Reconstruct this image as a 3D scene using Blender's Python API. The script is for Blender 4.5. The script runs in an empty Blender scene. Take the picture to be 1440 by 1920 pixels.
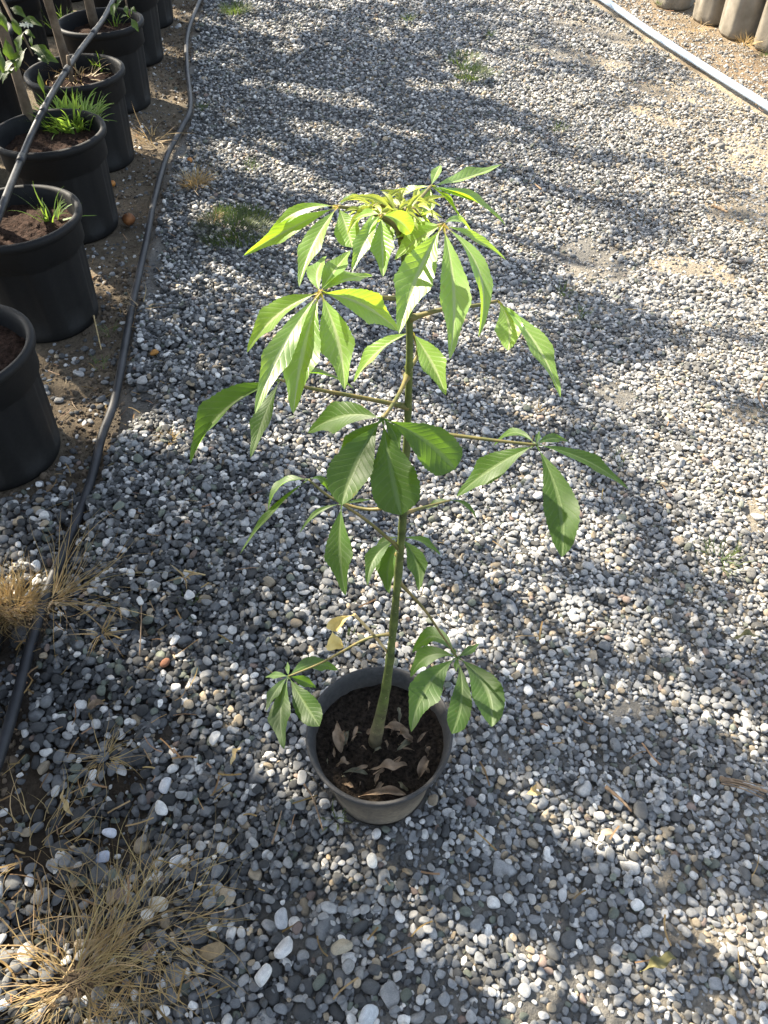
import bpy, math, random
import numpy as np
from mathutils import Vector, Matrix, Euler

# ------------------------------------------------------------------ camera, sky, sun, exposure
C = bpy.context.scene
COL = C.collection
PITCH = math.radians(49.0)
CAM_H = 1.45
FPX = 1390.0                      # focal length in pixels of a 1440 x 1920 frame
cam_data = bpy.data.cameras.new('camera')
cam_data.sensor_width = 36.0
cam_data.lens = 36.0 * FPX / 1920.0
cam_data.clip_start = 0.02
cam_data.clip_end = 400
cam = bpy.data.objects.new('camera', cam_data)
COL.objects.link(cam)
cam.location = (0, 0, CAM_H)
cam.rotation_euler = (math.pi / 2 - PITCH, 0, 0)
C.camera = cam

SUN_EL = math.radians(38.0)
SUN_DIR = Vector((-0.80, 0.60, 0)).normalized() * math.cos(SUN_EL) + Vector((0, 0, math.sin(SUN_EL)))
w = bpy.data.worlds.new('World'); C.world = w; w.use_nodes = True
nt = w.node_tree
sky = nt.nodes.new('ShaderNodeTexSky'); sky.sky_type = 'NISHITA'; sky.sun_disc = False
sky.sun_elevation = SUN_EL
sky.sun_rotation = math.atan2(SUN_DIR.x, SUN_DIR.y)
sky.dust_density = 1.6; sky.air_density = 1.0; sky.ozone_density = 1.0
hs = nt.nodes.new('ShaderNodeHueSaturation'); hs.inputs['Saturation'].default_value = .68      # thin summer haze
nt.links.new(sky.outputs[0], hs.inputs['Color']); nt.links.new(hs.outputs[0], nt.nodes['Background'].inputs[0])
nt.nodes['Background'].inputs[1].default_value = 0.115
sd = bpy.data.lights.new('sun', 'SUN'); sd.energy = 5.0; sd.angle = math.radians(0.55); sd.color = (1.0, 0.90, 0.74)
sun = bpy.data.objects.new('sun', sd); COL.objects.link(sun)
sun.rotation_euler = SUN_DIR.to_track_quat('Z', 'Y').to_euler()
sun.location = (-4, 3, 6)
C.view_settings.view_transform = 'Standard'
C.view_settings.look = 'None'
C.view_settings.exposure = 2.0
C.cycles.max_bounces = 6
C.cycles.transparent_max_bounces = 4

rng = np.random.default_rng(7)
random.seed(7)

# ------------------------------------------------------------------ pixel <-> world
CAMP = np.array([0, 0, CAM_H])
UP = np.array([0, math.sin(PITCH), math.cos(PITCH)])
FW = np.array([0, math.cos(PITCH), -math.sin(PITCH)])
def ray(px, py):
    return np.array([1.0, 0, 0]) * ((px - 720) / FPX) + UP * (-(py - 960) / FPX) + FW
def at(px, py, Y):
    d = ray(px, py); return CAMP + d * (Y / d[1])
def gz(px, py, z=0.0):
    d = ray(px, py); return CAMP + d * ((z - CAM_H) / d[2])
def proj(P):
    P = np.asarray(P, float) - CAMP
    dep = P @ FW
    dep = np.where(np.abs(dep) < 1e-6, 1e-6, dep)
    return 720 + FPX * P[..., 0] / dep, 960 - FPX * (P @ UP) / dep, dep

def _hash(ix, iy, seed):
    n = (ix.astype(np.int64) * 374761393 + iy.astype(np.int64) * 668265263 + seed * 974711) & 0x7fffffff
    n = ((n ^ (n >> 13)) * 1274126177) & 0x7fffffff
    return ((n ^ (n >> 16)) & 0xffff) / 65535.0
def vnoise(x, y, seed=0):
    x = np.asarray(x, float); y = np.asarray(y, float)
    ix = np.floor(x); iy = np.floor(y); fx = x - ix; fy = y - iy
    fx = fx * fx * (3 - 2 * fx); fy = fy * fy * (3 - 2 * fy)
    a = _hash(ix, iy, seed); b = _hash(ix + 1, iy, seed); c = _hash(ix, iy + 1, seed); d = _hash(ix + 1, iy + 1, seed)
    return (a * (1 - fx) + b * fx) * (1 - fy) + (c * (1 - fx) + d * fx) * fy
def fbm(x, y, seed=0, o=4):
    s = 0; amp = .5; 
    for k in range(o):
        s = s + amp * vnoise(np.asarray(x) * 2 ** k, np.asarray(y) * 2 ** k, seed + k * 17); amp *= .5
    return s / (1 - .5 ** o)

# ------------------------------------------------------------------ object helpers
def mesh_obj(name, V, F, mat, parent=None, uv=None, smooth=True, cols=None):
    me = bpy.data.meshes.new(name)
    me.from_pydata([tuple(map(float, v)) for v in V], [], [tuple(int(i) for i in f) for f in F])
    if uv is not None:
        lay = me.uv_layers.new(name='UVMap')
        vi = np.empty(len(me.loops), np.int32); me.loops.foreach_get('vertex_index', vi)
        lay.data.foreach_set('uv', np.asarray(uv, np.float32)[vi].ravel())
    if cols is not None:
        a = me.color_attributes.new('tint', 'FLOAT_COLOR', 'POINT')
        c4 = np.ones((len(V), 4), np.float32); c4[:, :3] = cols
        a.data.foreach_set('color', c4.ravel())
    if smooth:
        me.polygons.foreach_set('use_smooth', [True] * len(me.polygons))
    for m in (mat if isinstance(mat, (list, tuple)) else [mat]):
        me.materials.append(m)
    me.update()
    o = bpy.data.objects.new(name, me); COL.objects.link(o)
    if parent is not None: o.parent = parent
    return o
def tag(o, label=None, cat=None, group=None, kind=None):
    if label: o['label'] = label
    if cat: o['category'] = cat
    if group: o['group'] = group
    if kind: o['kind'] = kind
    return o
def empty(name, loc=(0, 0, 0), rz=0):
    o = bpy.data.objects.new(name, None); COL.objects.link(o)
    o.location = tuple(map(float, loc)); o.rotation_euler = (0, 0, rz); o.empty_display_size = .05
    return o
def copy_tree(o, parent=None):
    c = o.copy(); COL.objects.link(c); c.parent = parent
    for ch in list(o.children): copy_tree(ch, c)
    return c

def smooth_path(P, n):
    """Catmull-Rom through points"""
    P = np.asarray(P, float)
    Q = np.vstack([2 * P[0] - P[1], P, 2 * P[-1] - P[-2]])
    out = []
    m = len(P) - 1
    for i in range(n):
        u = i / (n - 1) * m; k = min(int(u), m - 1); t = u - k
        p0, p1, p2, p3 = Q[k], Q[k + 1], Q[k + 2], Q[k + 3]
        out.append(.5 * ((2 * p1) + (-p0 + p2) * t + (2 * p0 - 5 * p1 + 4 * p2 - p3) * t * t + (-p0 + 3 * p1 - 3 * p2 + p3) * t ** 3))
    return np.array(out)
def tube(P, R, seg=10, cap=True):
    P = np.asarray(P, float); n = len(P)
    R = np.full(n, R) if np.isscalar(R) else np.asarray(R)
    T = np.gradient(P, axis=0); T /= np.linalg.norm(T, axis=1)[:, None] + 1e-12
    ref = np.array([0, 0, 1.0]) if abs(T[0][2]) < .9 else np.array([1.0, 0, 0])
    s = np.cross(T[0], ref); s /= np.linalg.norm(s)
    V = []; F = []
    for i in range(n):
        s = s - (s @ T[i]) * T[i]; s /= np.linalg.norm(s) + 1e-12
        b = np.cross(T[i], s)
        for k in range(seg):
            a = 2 * math.pi * k / seg
            V.append(P[i] + R[i] * (math.cos(a) * s + math.sin(a) * b))
    for i in range(n - 1):
        for k in range(seg):
            k2 = (k + 1) % seg
            F.append((i * seg + k, i * seg + k2, (i + 1) * seg + k2, (i + 1) * seg + k))
    if cap:
        F.append(tuple(range(seg))[::-1]); F.append(tuple((n - 1) * seg + k for k in range(seg)))
    return V, F
def lathe(prof, seg=72, rad=None, cx=0, cy=0):
    V = []; F = []
    for i, (r, z) in enumerate(prof):
        for k in range(seg):
            a = 2 * math.pi * k / seg
            rr = r if rad is None else rad(r, z, a)
            V.append((cx + rr * math.cos(a), cy + rr * math.sin(a), z))
    for i in range(len(prof) - 1):
        for k in range(seg):
            k2 = (k + 1) % seg
            F.append((i * seg + k, i * seg + k2, (i + 1) * seg + k2, (i + 1) * seg + k))
    return V, F
class MB:
    def __init__(s): s.V = []; s.F = []; s.uv = []; s.c = []
    def add(s, V, F, uv=None, col=None):
        o = len(s.V); s.V += list(V); s.F += [tuple(i + o for i in f) for f in F]
        s.uv += list(uv) if uv is not None else [(0, 0)] * len(V)
        s.c += [col if col is not None else (1, 1, 1)] * len(V)
    def build(s, name, mat, parent=None, smooth=True):
        return mesh_obj(name, s.V, s.F, mat, parent, uv=s.uv, smooth=smooth, cols=np.array(s.c))

# ------------------------------------------------------------------ materials
def new_mat(name, rough=.7, spec=.4):
    m = bpy.data.materials.new(name); m.use_nodes = True
    n = m.node_tree.nodes; b = n['Principled BSDF']
    b.inputs['Roughness'].default_value = rough
    b.inputs['Specular IOR Level'].default_value = spec
    return m, n, m.node_tree.links, b
def coord(n, l, kind='Object'):
    t = n.new('ShaderNodeTexCoord'); return t.outputs[kind]
def noise(n, l, vec, scale, detail=4, rough=.55, dim='3D'):
    t = n.new('ShaderNodeTexNoise'); t.noise_dimensions = dim
    t.inputs['Scale'].default_value = scale; t.inputs['Detail'].default_value = detail; t.inputs['Roughness'].default_value = rough
    if vec is not None: l.new(vec, t.inputs['Vector'])
    return t
def ramp(n, l, fac, stops):
    r = n.new('ShaderNodeValToRGB'); e = r.color_ramp.elements
    while len(e) < len(stops): e.new(.5)
    for k, (p, c) in enumerate(stops):
        e[k].position = p; e[k].color = (*c, 1) if len(c) == 3 else c
    l.new(fac, r.inputs[0]); return r.outputs[0]
def mix(n, l, a, b, fac, mode='MIX'):
    m = n.new('ShaderNodeMix'); m.data_type = 'RGBA'; m.blend_type = mode
    for sock, v in ((m.inputs[6], a), (m.inputs[7], b)):
        if isinstance(v, tuple): sock.default_value = (*v, 1)
        else: l.new(v, sock)
    if isinstance(fac, float): m.inputs[0].default_value = fac
    else: l.new(fac, m.inputs[0])
    return m.outputs[2]
def bump(n, l, b, h, strength=.5, dist=.01):
    t = n.new('ShaderNodeBump'); t.inputs['Strength'].default_value = strength; t.inputs['Distance'].default_value = dist
    l.new(h, t.inputs['Height']); l.new(t.outputs[0], b.inputs['Normal']); return t

def pebble_material(name, color=None):
    m, n, l, b = new_mat(name, .78, .3)
    oi = n.new('ShaderNodeObjectInfo')
    if color is None:
        a = n.new('ShaderNodeAttribute'); a.attribute_type = 'INSTANCER'; a.attribute_name = 'tone'; base = a.outputs['Color']
    else:
        r = n.new('ShaderNodeRGB'); r.outputs[0].default_value = (*color, 1); base = r.outputs[0]
    vec = coord(n, l)
    def n4(scale, det, k):
        t = noise(n, l, vec, scale, det, .6, '4D')
        mm = n.new('ShaderNodeMath'); mm.operation = 'MULTIPLY'; mm.inputs[1].default_value = k
        l.new(oi.outputs['Random'], mm.inputs[0]); l.new(mm.outputs[0], t.inputs['W']); return t
    big = n4(1.3, 5, 97.0); fine = n4(14, 3, 31.0)
    v = ramp(n, l, big.outputs[0], [(.3, (.74, .74, .74)), (.7, (1.25, 1.22, 1.18))])
    c1 = mix(n, l, base, v, 1.0, 'MULTIPLY')
    f = ramp(n, l, fine.outputs[0], [(.35, (.8, .8, .8)), (.68, (1.18, 1.18, 1.17))])
    c2 = mix(n, l, c1, f, 1.0, 'MULTIPLY')
    l.new(c2, b.inputs['Base Color'])
    bump(n, l, b, fine.outputs[0], .35, .06)
    return m
PEB = pebble_material('pebble_stone')

def soil_ground_material():
    m, n, l, b = new_mat('dusty_soil', .95, .15)
    vec = coord(n, l)
    a = n.new('ShaderNodeAttribute'); a.attribute_name = 'tint'
    n1 = noise(n, l, vec, 6, 8, .65); n2 = noise(n, l, vec, 90, 5, .7)
    v = ramp(n, l, n1.outputs[0], [(.3, (.62, .62, .62)), (.7, (1.3, 1.28, 1.25))])
    c = mix(n, l, a.outputs['Color'], v, 1.0, 'MULTIPLY')
    v2 = ramp(n, l, n2.outputs[0], [(.3, (.7, .7, .7)), (.7, (1.25, 1.25, 1.25))])
    c = mix(n, l, c, v2, 1.0, 'MULTIPLY')
    l.new(c, b.inputs['Base Color'])
    ad = n.new('ShaderNodeMath'); ad.operation = 'ADD'
    l.new(n2.outputs[0], ad.inputs[0]); l.new(n1.outputs[0], ad.inputs[1])
    bump(n, l, b, ad.outputs[0], .8, .02)
    return m
SOIL = soil_ground_material()

def simple(name, c1, c2, scale=20, rough=.8, spec=.3, bs=.3, bd=.005, detail=5):
    m, n, l, b = new_mat(name, rough, spec)
    t = noise(n, l, coord(n, l), scale, detail, .6)
    l.new(ramp(n, l, t.outputs[0], [(.32, c1), (.68, c2)]), b.inputs['Base Color'])
    bump(n, l, b, t.outputs[0], bs, bd)
    return m
POT_SOIL = simple('potting_soil', (.005, .004, .0033), (.046, .034, .025), 150, .95, .1, 1.0, .012, 8)
RED_SOIL = simple('reddish_potting_soil', (.012, .007, .005), (.06, .036, .026), 90, .95, .1, .9, .012, 8)
HOSE = simple('black_polythene', (.009, .0095, .011), (.034, .034, .036), 14, .55, .4, .15, .002)
PIPE = simple('pale_blue_pvc', (.28, .36, .47), (.40, .48, .57), 9, .62, .4, .05, .002)
STEM = simple('green_stem_bark', (.035, .046, .014), (.10, .125, .032), 45, .65, .35, .3, .002)
WOOD = simple('weathered_trunk', (.07, .05, .034), (.15, .115, .08), 25, .9, .2, .5, .004)
TWIG = simple('dry_twig', (.12, .08, .05), (.28, .2, .13), 60, .9, .2, .4, .003)
DRYLEAF = simple('dry_brown_leaf', (.095, .065, .04), (.27, .19, .125), 45, .8, .3, .5, .004)
TANLEAF = simple('tan_withered_leaf', (.36, .25, .10), (.56, .43, .22), 35, .7, .3, .4, .004)
OLIVELEAF = simple('olive_fallen_leaf', (.085, .08, .03), (.16, .145, .06), 30, .7, .3, .4, .004)
YELLOWLEAF = simple('yellowed_leaf', (.52, .37, .10), (.70, .55, .22), 30, .7, .3, .4, .004)
DRIP = simple('drip_hose_polythene', (.008, .009, .011), (.028, .029, .032), 30, .5, .4, .2, .002)
GREYLEAF = simple('grey_withered_leaf', (.075, .07, .045), (.16, .145, .095), 45, .8, .3, .4, .004)
ORANGE = simple('orange_peel', (.34, .12, .02), (.5, .21, .04), 40, .5, .4, .3, .002)
ROTTEN = simple('brown_rotten_skin', (.10, .035, .012), (.25, .10, .03), 30, .7, .3, .4, .004)

def pot_material(name, dark, dust, dustpos, z0, z1):
    """plastic with a real coat of dust/splash low on the wall"""
    m, n, l, b = new_mat(name, .5, .5)
    vec = coord(n, l)
    sep = n.new('ShaderNodeSeparateXYZ'); l.new(vec, sep.inputs[0])
    mp = n.new('ShaderNodeMapRange'); mp.inputs[1].default_value = z1; mp.inputs[2].default_value = z0
    l.new(sep.outputs[2], mp.inputs[0])
    t = noise(n, l, vec, 14, 6, .6); t2 = noise(n, l, vec, 120, 3, .6)
    mu = n.new('ShaderNodeMath'); mu.operation = 'MULTIPLY'
    l.new(mp.outputs[0], mu.inputs[0])
    r0 = ramp(n, l, t.outputs[0], [(.3, (0.25, 0.25, 0.25)), (.65, (1, 1, 1))])
    l.new(r0, mu.inputs[1])
    mu2 = n.new('ShaderNodeMath'); mu2.operation = 'MULTIPLY_ADD'; mu2.inputs[1].default_value = dustpos; mu2.inputs[2].default_value = .04
    l.new(mu.outputs[0], mu2.inputs[0])
    c = mix(n, l, dark, dust, mu2.outputs[0])
    v2 = ramp(n, l, t2.outputs[0], [(.35, (.8, .8, .8)), (.7, (1.25, 1.25, 1.25))])
    c = mix(n, l, c, v2, 1.0, 'MULTIPLY')
    l.new(c, b.inputs['Base Color'])
    rr = n.new('ShaderNodeMapRange'); rr.inputs[3].default_value = .5; rr.inputs[4].default_value = .85
    l.new(t.outputs[0], rr.inputs[0]); l.new(rr.outputs[0], b.inputs['Roughness'])
    bump(n, l, b, t2.outputs[0], .12, .003)
    b.inputs['Specular IOR Level'].default_value = .28
    return m
SMALLPOT = pot_material('grey_nursery_plastic', (.036, .036, .037), (.22, .18, .13), .95, .07, .19)
BIGPOT = pot_material('charcoal_pot_plastic', (.0036, .0040, .0048), (.040, .036, .030), .26, 0.0, .20)
BAG = simple('dusty_grow_bag_cloth', (.15, .13, .10), (.27, .24, .195), 9, .85, .25, .4, .01)

def leaf_material(name, top, vein, trans, glow=.42, rough=.38):
    m, n, l, b = new_mat(name, rough, .5)
    uv = n.new('ShaderNodeUVMap'); uv.uv_map = 'UVMap'
    sep = n.new('ShaderNodeSeparateXYZ'); l.new(uv.outputs[0], sep.inputs[0])
    ab = n.new('ShaderNodeMath'); ab.operation = 'ABSOLUTE'; l.new(sep.outputs[1], ab.inputs[0])      # |v| 0 midrib..1 edge
    # side veins: u*14 - |v|*2.2
    mu = n.new('ShaderNodeMath'); mu.operation = 'MULTIPLY'; mu.inputs[1].default_value = 13.0; l.new(sep.outputs[0], mu.inputs[0])
    mv = n.new('ShaderNodeMath'); mv.operation = 'MULTIPLY_ADD'; mv.inputs[1].default_value = -2.3
    l.new(ab.outputs[0], mv.inputs[0]); l.new(mu.outputs[0], mv.inputs[2])
    pp = n.new('ShaderNodeMath'); pp.operation = 'PINGPONG'; pp.inputs[1].default_value = .5; l.new(mv.outputs[0], pp.inputs[0])
    vr = ramp(n, l, pp.outputs[0], [(0.0, (.75, .75, .75)), (.12, (.15, .15, .15)), (.4, (0, 0, 0))])
    mr = ramp(n, l, ab.outputs[0], [(0.0, (1, 1, 1)), (.07, (.9, .9, .9)), (.15, (0, 0, 0))])
    mx = n.new('ShaderNodeMath'); mx.operation = 'MULTIPLY_ADD'; mx.inputs[1].default_value = .5
    l.new(vr, mx.inputs[0]); l.new(mr, mx.inputs[2]); mx.use_clamp = True
    t = noise(n, l, coord(n, l), 22, 4, .6)
    tone = ramp(n, l, t.outputs[0], [(.3, tuple(c * .72 for c in top)), (.7, tuple(c * 1.25 for c in top))])
    oi = n.new('ShaderNodeObjectInfo')
    tone = mix(n, l, tone, ramp(n, l, oi.outputs['Random'], [(0, (.78, .8, .75)), (1, (1.2, 1.16, 1.25))]), 1.0, 'MULTIPLY')
    sp_n = noise(n, l, coord(n, l), 150, 2, .5)
    tone = mix(n, l, tone, (.17, .11, .03), ramp(n, l, sp_n.outputs[0], [(.70, (0, 0, 0)), (.78, (.55, .55, .55))]))
    col = mix(n, l, tone, vein, mx.outputs[0])
    if name.startswith('young'):
        ur = ramp(n, l, sep.outputs[0], [(0.0, (1, 1, 1)), (.05, (.8, .8, .8)), (.11, (0, 0, 0))])
        col = mix(n, l, col, (.42, .23, .05), ur)
    l.new(col, b.inputs['Base Color'])
    hb = n.new('ShaderNodeMath'); hb.operation = 'SUBTRACT'; hb.inputs[0].default_value = 1.0
    l.new(mx.outputs[0], hb.inputs[1])
    bp = bump(n, l, b, hb.outputs[0], .24, .002)
    tr = n.new('ShaderNodeBsdfTranslucent')
    tc = mix(n, l, trans, tuple(c * .6 for c in trans), mx.outputs[0]); l.new(tc, tr.inputs[0]); l.new(bp.outputs[0], tr.inputs['Normal'])
    ms = n.new('ShaderNodeMixShader'); ms.inputs[0].default_value = glow
    l.new(b.outputs[0], ms.inputs[1]); l.new(tr.outputs[0], ms.inputs[2])
    l.new(ms.outputs[0], n['Material Output'].inputs['Surface'])
    return m
LEAF_YOUNG = leaf_material('young_leaf_green', (.20, .335, .085), (.46, .53, .26), (.52, .78, .03), .47, .36)
LEAF_MATURE = leaf_material('mature_leaf_green', (.032, .074, .011), (.12, .175, .06), (.21, .41, .010), .42, .5)
LEAF_BUD = leaf_material('bud_leaf_yellow_green', (.26, .33, .06), (.4, .42, .14), (.6, .66, .08), .45)
CITRUS = leaf_material('citrus_leaf_green', (.035, .065, .014), (.07, .10, .03), (.15, .26, .015), .3, .5)
def blade_material(name, c1, c2, trans, glow=.3):
    m, n, l, b = new_mat(name, .55, .35)
    a = n.new('ShaderNodeAttribute'); a.attribute_name = 'tint'
    t = noise(n, l, coord(n, l), 30, 3)
    c = mix(n, l, ramp(n, l, t.outputs[0], [(.3, c1), (.7, c2)]), a.outputs['Color'], 1.0, 'MULTIPLY')
    l.new(c, b.inputs['Base Color'])
    tr = n.new('ShaderNodeBsdfTranslucent'); tr.inputs[0].default_value = (*trans, 1)
    ms = n.new('ShaderNodeMixShader'); ms.inputs[0].default_value = glow
    l.new(b.outputs[0], ms.inputs[1]); l.new(tr.outputs[0], ms.inputs[2])
    l.new(ms.outputs[0], n['Material Output'].inputs['Surface'])
    return m
GRASS = blade_material('green_grass_blade', (.09, .16, .03), (.16, .26, .05), (.3, .45, .05), .35)
STRAW = blade_material('straw_blade', (.25, .17, .078), (.42, .31, .15), (.55, .36, .13), .25)
WEED = blade_material('dull_weed_blade', (.035, .06, .018), (.09, .11, .035), (.14, .21, .03), .28)
FARLEAF = blade_material('unseen_tree_leaf', (.05, .09, .025), (.08, .13, .035), (.14, .22, .03), .3)

# ------------------------------------------------------------------ layout data
HOSE_PX = [(384, -30), (375, 0), (352, 60), (350, 120), (357, 200), (340, 240), (312, 290), (290, 370), (275, 450), (247, 570), (238, 620), (215, 750), (190, 820), (165, 910), (120, 1030), (85, 1120), (55, 1210), (20, 1340), (-5, 1430), (-40, 1530)]
HOSE_W = np.array([gz(x, y, .03) for x, y in HOSE_PX])
PIPE_PX = [(1040, -55), (1127, -4), (1220, 60), (1330, 131), (1440, 200), (1530, 262)]
PIPE_W = np.array([gz(x, y, .035) for x, y in PIPE_PX])
def hose_x(Y): return np.interp(Y, HOSE_W[::-1, 1], HOSE_W[::-1, 0])
def pipe_x(Y): return np.interp(Y, PIPE_W[::-1, 1], PIPE_W[::-1, 0], left=PIPE_W[-1, 0] + 1.0, right=PIPE_W[0, 0])

PX, PY = -0.008, 0.568            # the small pot
PZ = 0.205
SOILZ = 0.165
POTS = [(-1.053, 1.475), (-1.112, 2.13), (-1.187, 2.735), (-1.254, 3.32), (-1.31, 3.95), (-1.37, 4.58), (-1.43, 5.2), (-1.49, 5.85), (-1.0, .84), (-.97, .22), (-.93, -.4)]  # last two pots unseen, added so their trees shade the lower left
POTS2 = [(-1.80, 2.55), (-1.86, 3.2), (-1.87, 3.8), (-1.95, 4.45), (-2.0, 5.1), (-2.06, 5.75)]
BAGS = [tuple(gz(x, y)[:2]) for x, y in ((1262, 10), (1337, 38), (1386, 64), (1453, 90), (1530, 122))]

# bare soil patches (pixels): cx, cy, rx, ry, angle
BARE = [(140, 1845, 45, 40, 0), (30, 1150, 45, 40, 0), (60, 1600, 40, 30, 0), (1100, 490, 75, 32, 15), (1290, 505, 80, 22, 12), (1410, 780, 45, 25, 10), (1145, 735, 55, 16, 15), (1230, 170, 70, 12, 15), (1080, 105, 90, 12, 12), (1120, 60, 100, 12, 14),
        (1230, 220, 55, 10, 20), (1420, 960, 40, 22, 20), (1410, 985, 40, 15, 25), (1120, 465, 60, 14, 10), (1380, 400, 60, 16, 10), (270, 760, 60, 22, -20), (590, 1780, 35, 25, 0), (230, 1580, 40, 40, 0), (210, 1460, 50, 30, 0),
        (265, 1190, 40, 25, 0), (800, 1605, 40, 18, 30), (70, 1480, 70, 60, 0), (530, 1720, 35, 40, 20), (870, 1640, 25, 25, 0), (400, 770, 40, 16, 0), (1180, 1330, 50, 30, 0), (940, 1400, 22, 18, 0)]
def ell(px, py, e):
    cx, cy, rx, ry = e[:4]; a = math.radians(e[4]) if len(e) > 4 else 0
    dx = px - cx; dy = py - cy
    u = dx * math.cos(a) + dy * math.sin(a); v = -dx * math.sin(a) + dy * math.cos(a)
    return np.sqrt((u / rx) ** 2 + (v / ry) ** 2)
def bare_mask(X, Y):
    px, py, dep = proj(np.stack([X, Y, np.zeros_like(X)], -1))
    m = np.zeros_like(X)
    for e in BARE:
        d = ell(px, py, e) + (vnoise(X * 14, Y * 14, 3) - .5) * .9
        m = np.maximum(m, np.clip((1.25 - d) / .5, 0, 1))
    return np.where(dep > .2, m, 0)
def gravel_density(X, Y):
    X = np.asarray(X, float); Y = np.asarray(Y, float)
    hx = hose_x(Y); px_ = pipe_x(Y)
    wob = (fbm(X * 7, Y * 7, 5) - .5) * .16
    d = X - hx + wob
    left_far = np.where(d > .03, 1.0, .06)
    left_near = np.where(d > .0, .9, .55)
    t = np.clip((Y - 1.15) / .35, 0, 1)
    L = left_near * (1 - t) + left_far * t
    low = np.clip((1.0 - Y) / .3, 0, 1) * np.clip((-.30 - X + wob) / .25, 0, 1)
    L = L * (1 - .45 * low)
    e = X - px_ + wob
    R = np.where(e > .03, .42, 1.0)
    den = L * R
    # sand shows through towards the far right wheel track
    track = np.clip((X - (.75 + .12 * Y) + wob) / .5, 0, 1) * np.clip((Y - 1.6) / .8, 0, 1)
    den = den * (1 - .88 * track * (.3 + 1.1 * vnoise(X * 2.1, Y * 4.5, 9)))
    return den * (1 - .93 * bare_mask(X, Y))

def ground_h(X, Y):
    return (fbm(X * 3, Y * 3, 21) - .5) * .018 + (fbm(X * 18, Y * 18, 22) - .5) * .014 - .004

# ------------------------------------------------------------------ ground sheet
def build_ground():
    xs = np.unique(np.concatenate([np.linspace(-40, -4, 24), np.linspace(-4, -1.4, 60), np.linspace(-1.4, 1.6, 340), np.linspace(1.6, 4.5, 120), np.linspace(4.5, 40, 24)]))
    ys = np.unique(np.concatenate([np.linspace(-25, -.4, 20), np.linspace(-.4, 2.6, 340), np.linspace(2.6, 7.5, 240), np.linspace(7.5, 80, 34)]))
    X, Y = np.meshgrid(xs, ys)
    Z = ground_h(X, Y)
    far = np.clip((np.abs(X) - 5) / 3, 0, 1) + np.clip((Y - 9) / 3, 0, 1) + np.clip((-.8 - Y) / 2, 0, 1)
    Z = Z * np.clip(1 - far, 0, 1)
    V = np.stack([X, Y, Z], -1).reshape(-1, 3)
    nx, ny = len(xs), len(ys)
    i, j = np.meshgrid(np.arange(nx - 1), np.arange(ny - 1))
    a = (j * nx + i).ravel()
    F = np.stack([a, a + 1, a + nx + 1, a + nx], -1)
    dark = np.array([.115, .088, .06]); sand = np.array([.34, .285, .205]); grit = np.array([.19, .18, .16]); shaded_soil = np.array([.055, .042, .03])  # last tone: dark soil with the lower-left shade painted in
    d = (X - hose_x(Y) + (fbm(X * 5, Y * 5, 31) - .5) * .2)
    wl = np.clip((-d + .05) / .1, 0, 1)[..., None]
    wr = np.clip((X - (.5 + .1 * Y) + (fbm(X * 3, Y * 3, 33) - .5)) / .5, 0, 1)[..., None]
    col = grit * (1 - wr) + sand * wr
    lf = np.array([.20, .165, .115])
    nz = fbm(X * 4, Y * 4, 35)[..., None]
    left = (dark * (1 - nz) + lf * nz) * 1.0
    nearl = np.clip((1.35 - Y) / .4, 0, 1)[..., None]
    left = left * (1 - nearl) + shaded_soil * nearl
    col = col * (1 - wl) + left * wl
    rp = np.clip((X - pipe_x(Y) + (fbm(X * 4, Y * 4, 41) - .5) * .3) / .12, 0, 1)[..., None] * np.clip(.25 + 1.2 * fbm(X * 3, Y * 3, 43), 0, 1)[..., None]
    col = col * (1 - rp) + np.array([.20, .145, .09]) * rp
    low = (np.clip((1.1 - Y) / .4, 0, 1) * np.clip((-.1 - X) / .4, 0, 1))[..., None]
    col = col * (1 - low) + shaded_soil * low
    me = bpy.data.meshes.new('ground')
    me.vertices.add(len(V)); me.vertices.foreach_set('co', V.astype(np.float32).ravel())
    me.loops.add(F.size); me.loops.foreach_set('vertex_index', F.astype(np.int32).ravel())
    me.polygons.add(len(F)); me.polygons.foreach_set('loop_start', np.arange(0, F.size, 4, dtype=np.int32)); me.polygons.foreach_set('loop_total', np.full(len(F), 4, np.int32))
    me.update(calc_edges=True); me.polygons.foreach_set('use_smooth', [True] * len(F))
    at_ = me.color_attributes.new('tint', 'FLOAT_COLOR', 'POINT')
    c4 = np.ones((len(V), 4), np.float32); c4[:, :3] = col.reshape(-1, 3)
    at_.data.foreach_set('color', c4.ravel())
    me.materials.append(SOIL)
    o = bpy.data.objects.new('ground', me); COL.objects.link(o); o['kind'] = 'structure'
    return o
build_ground()

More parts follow.
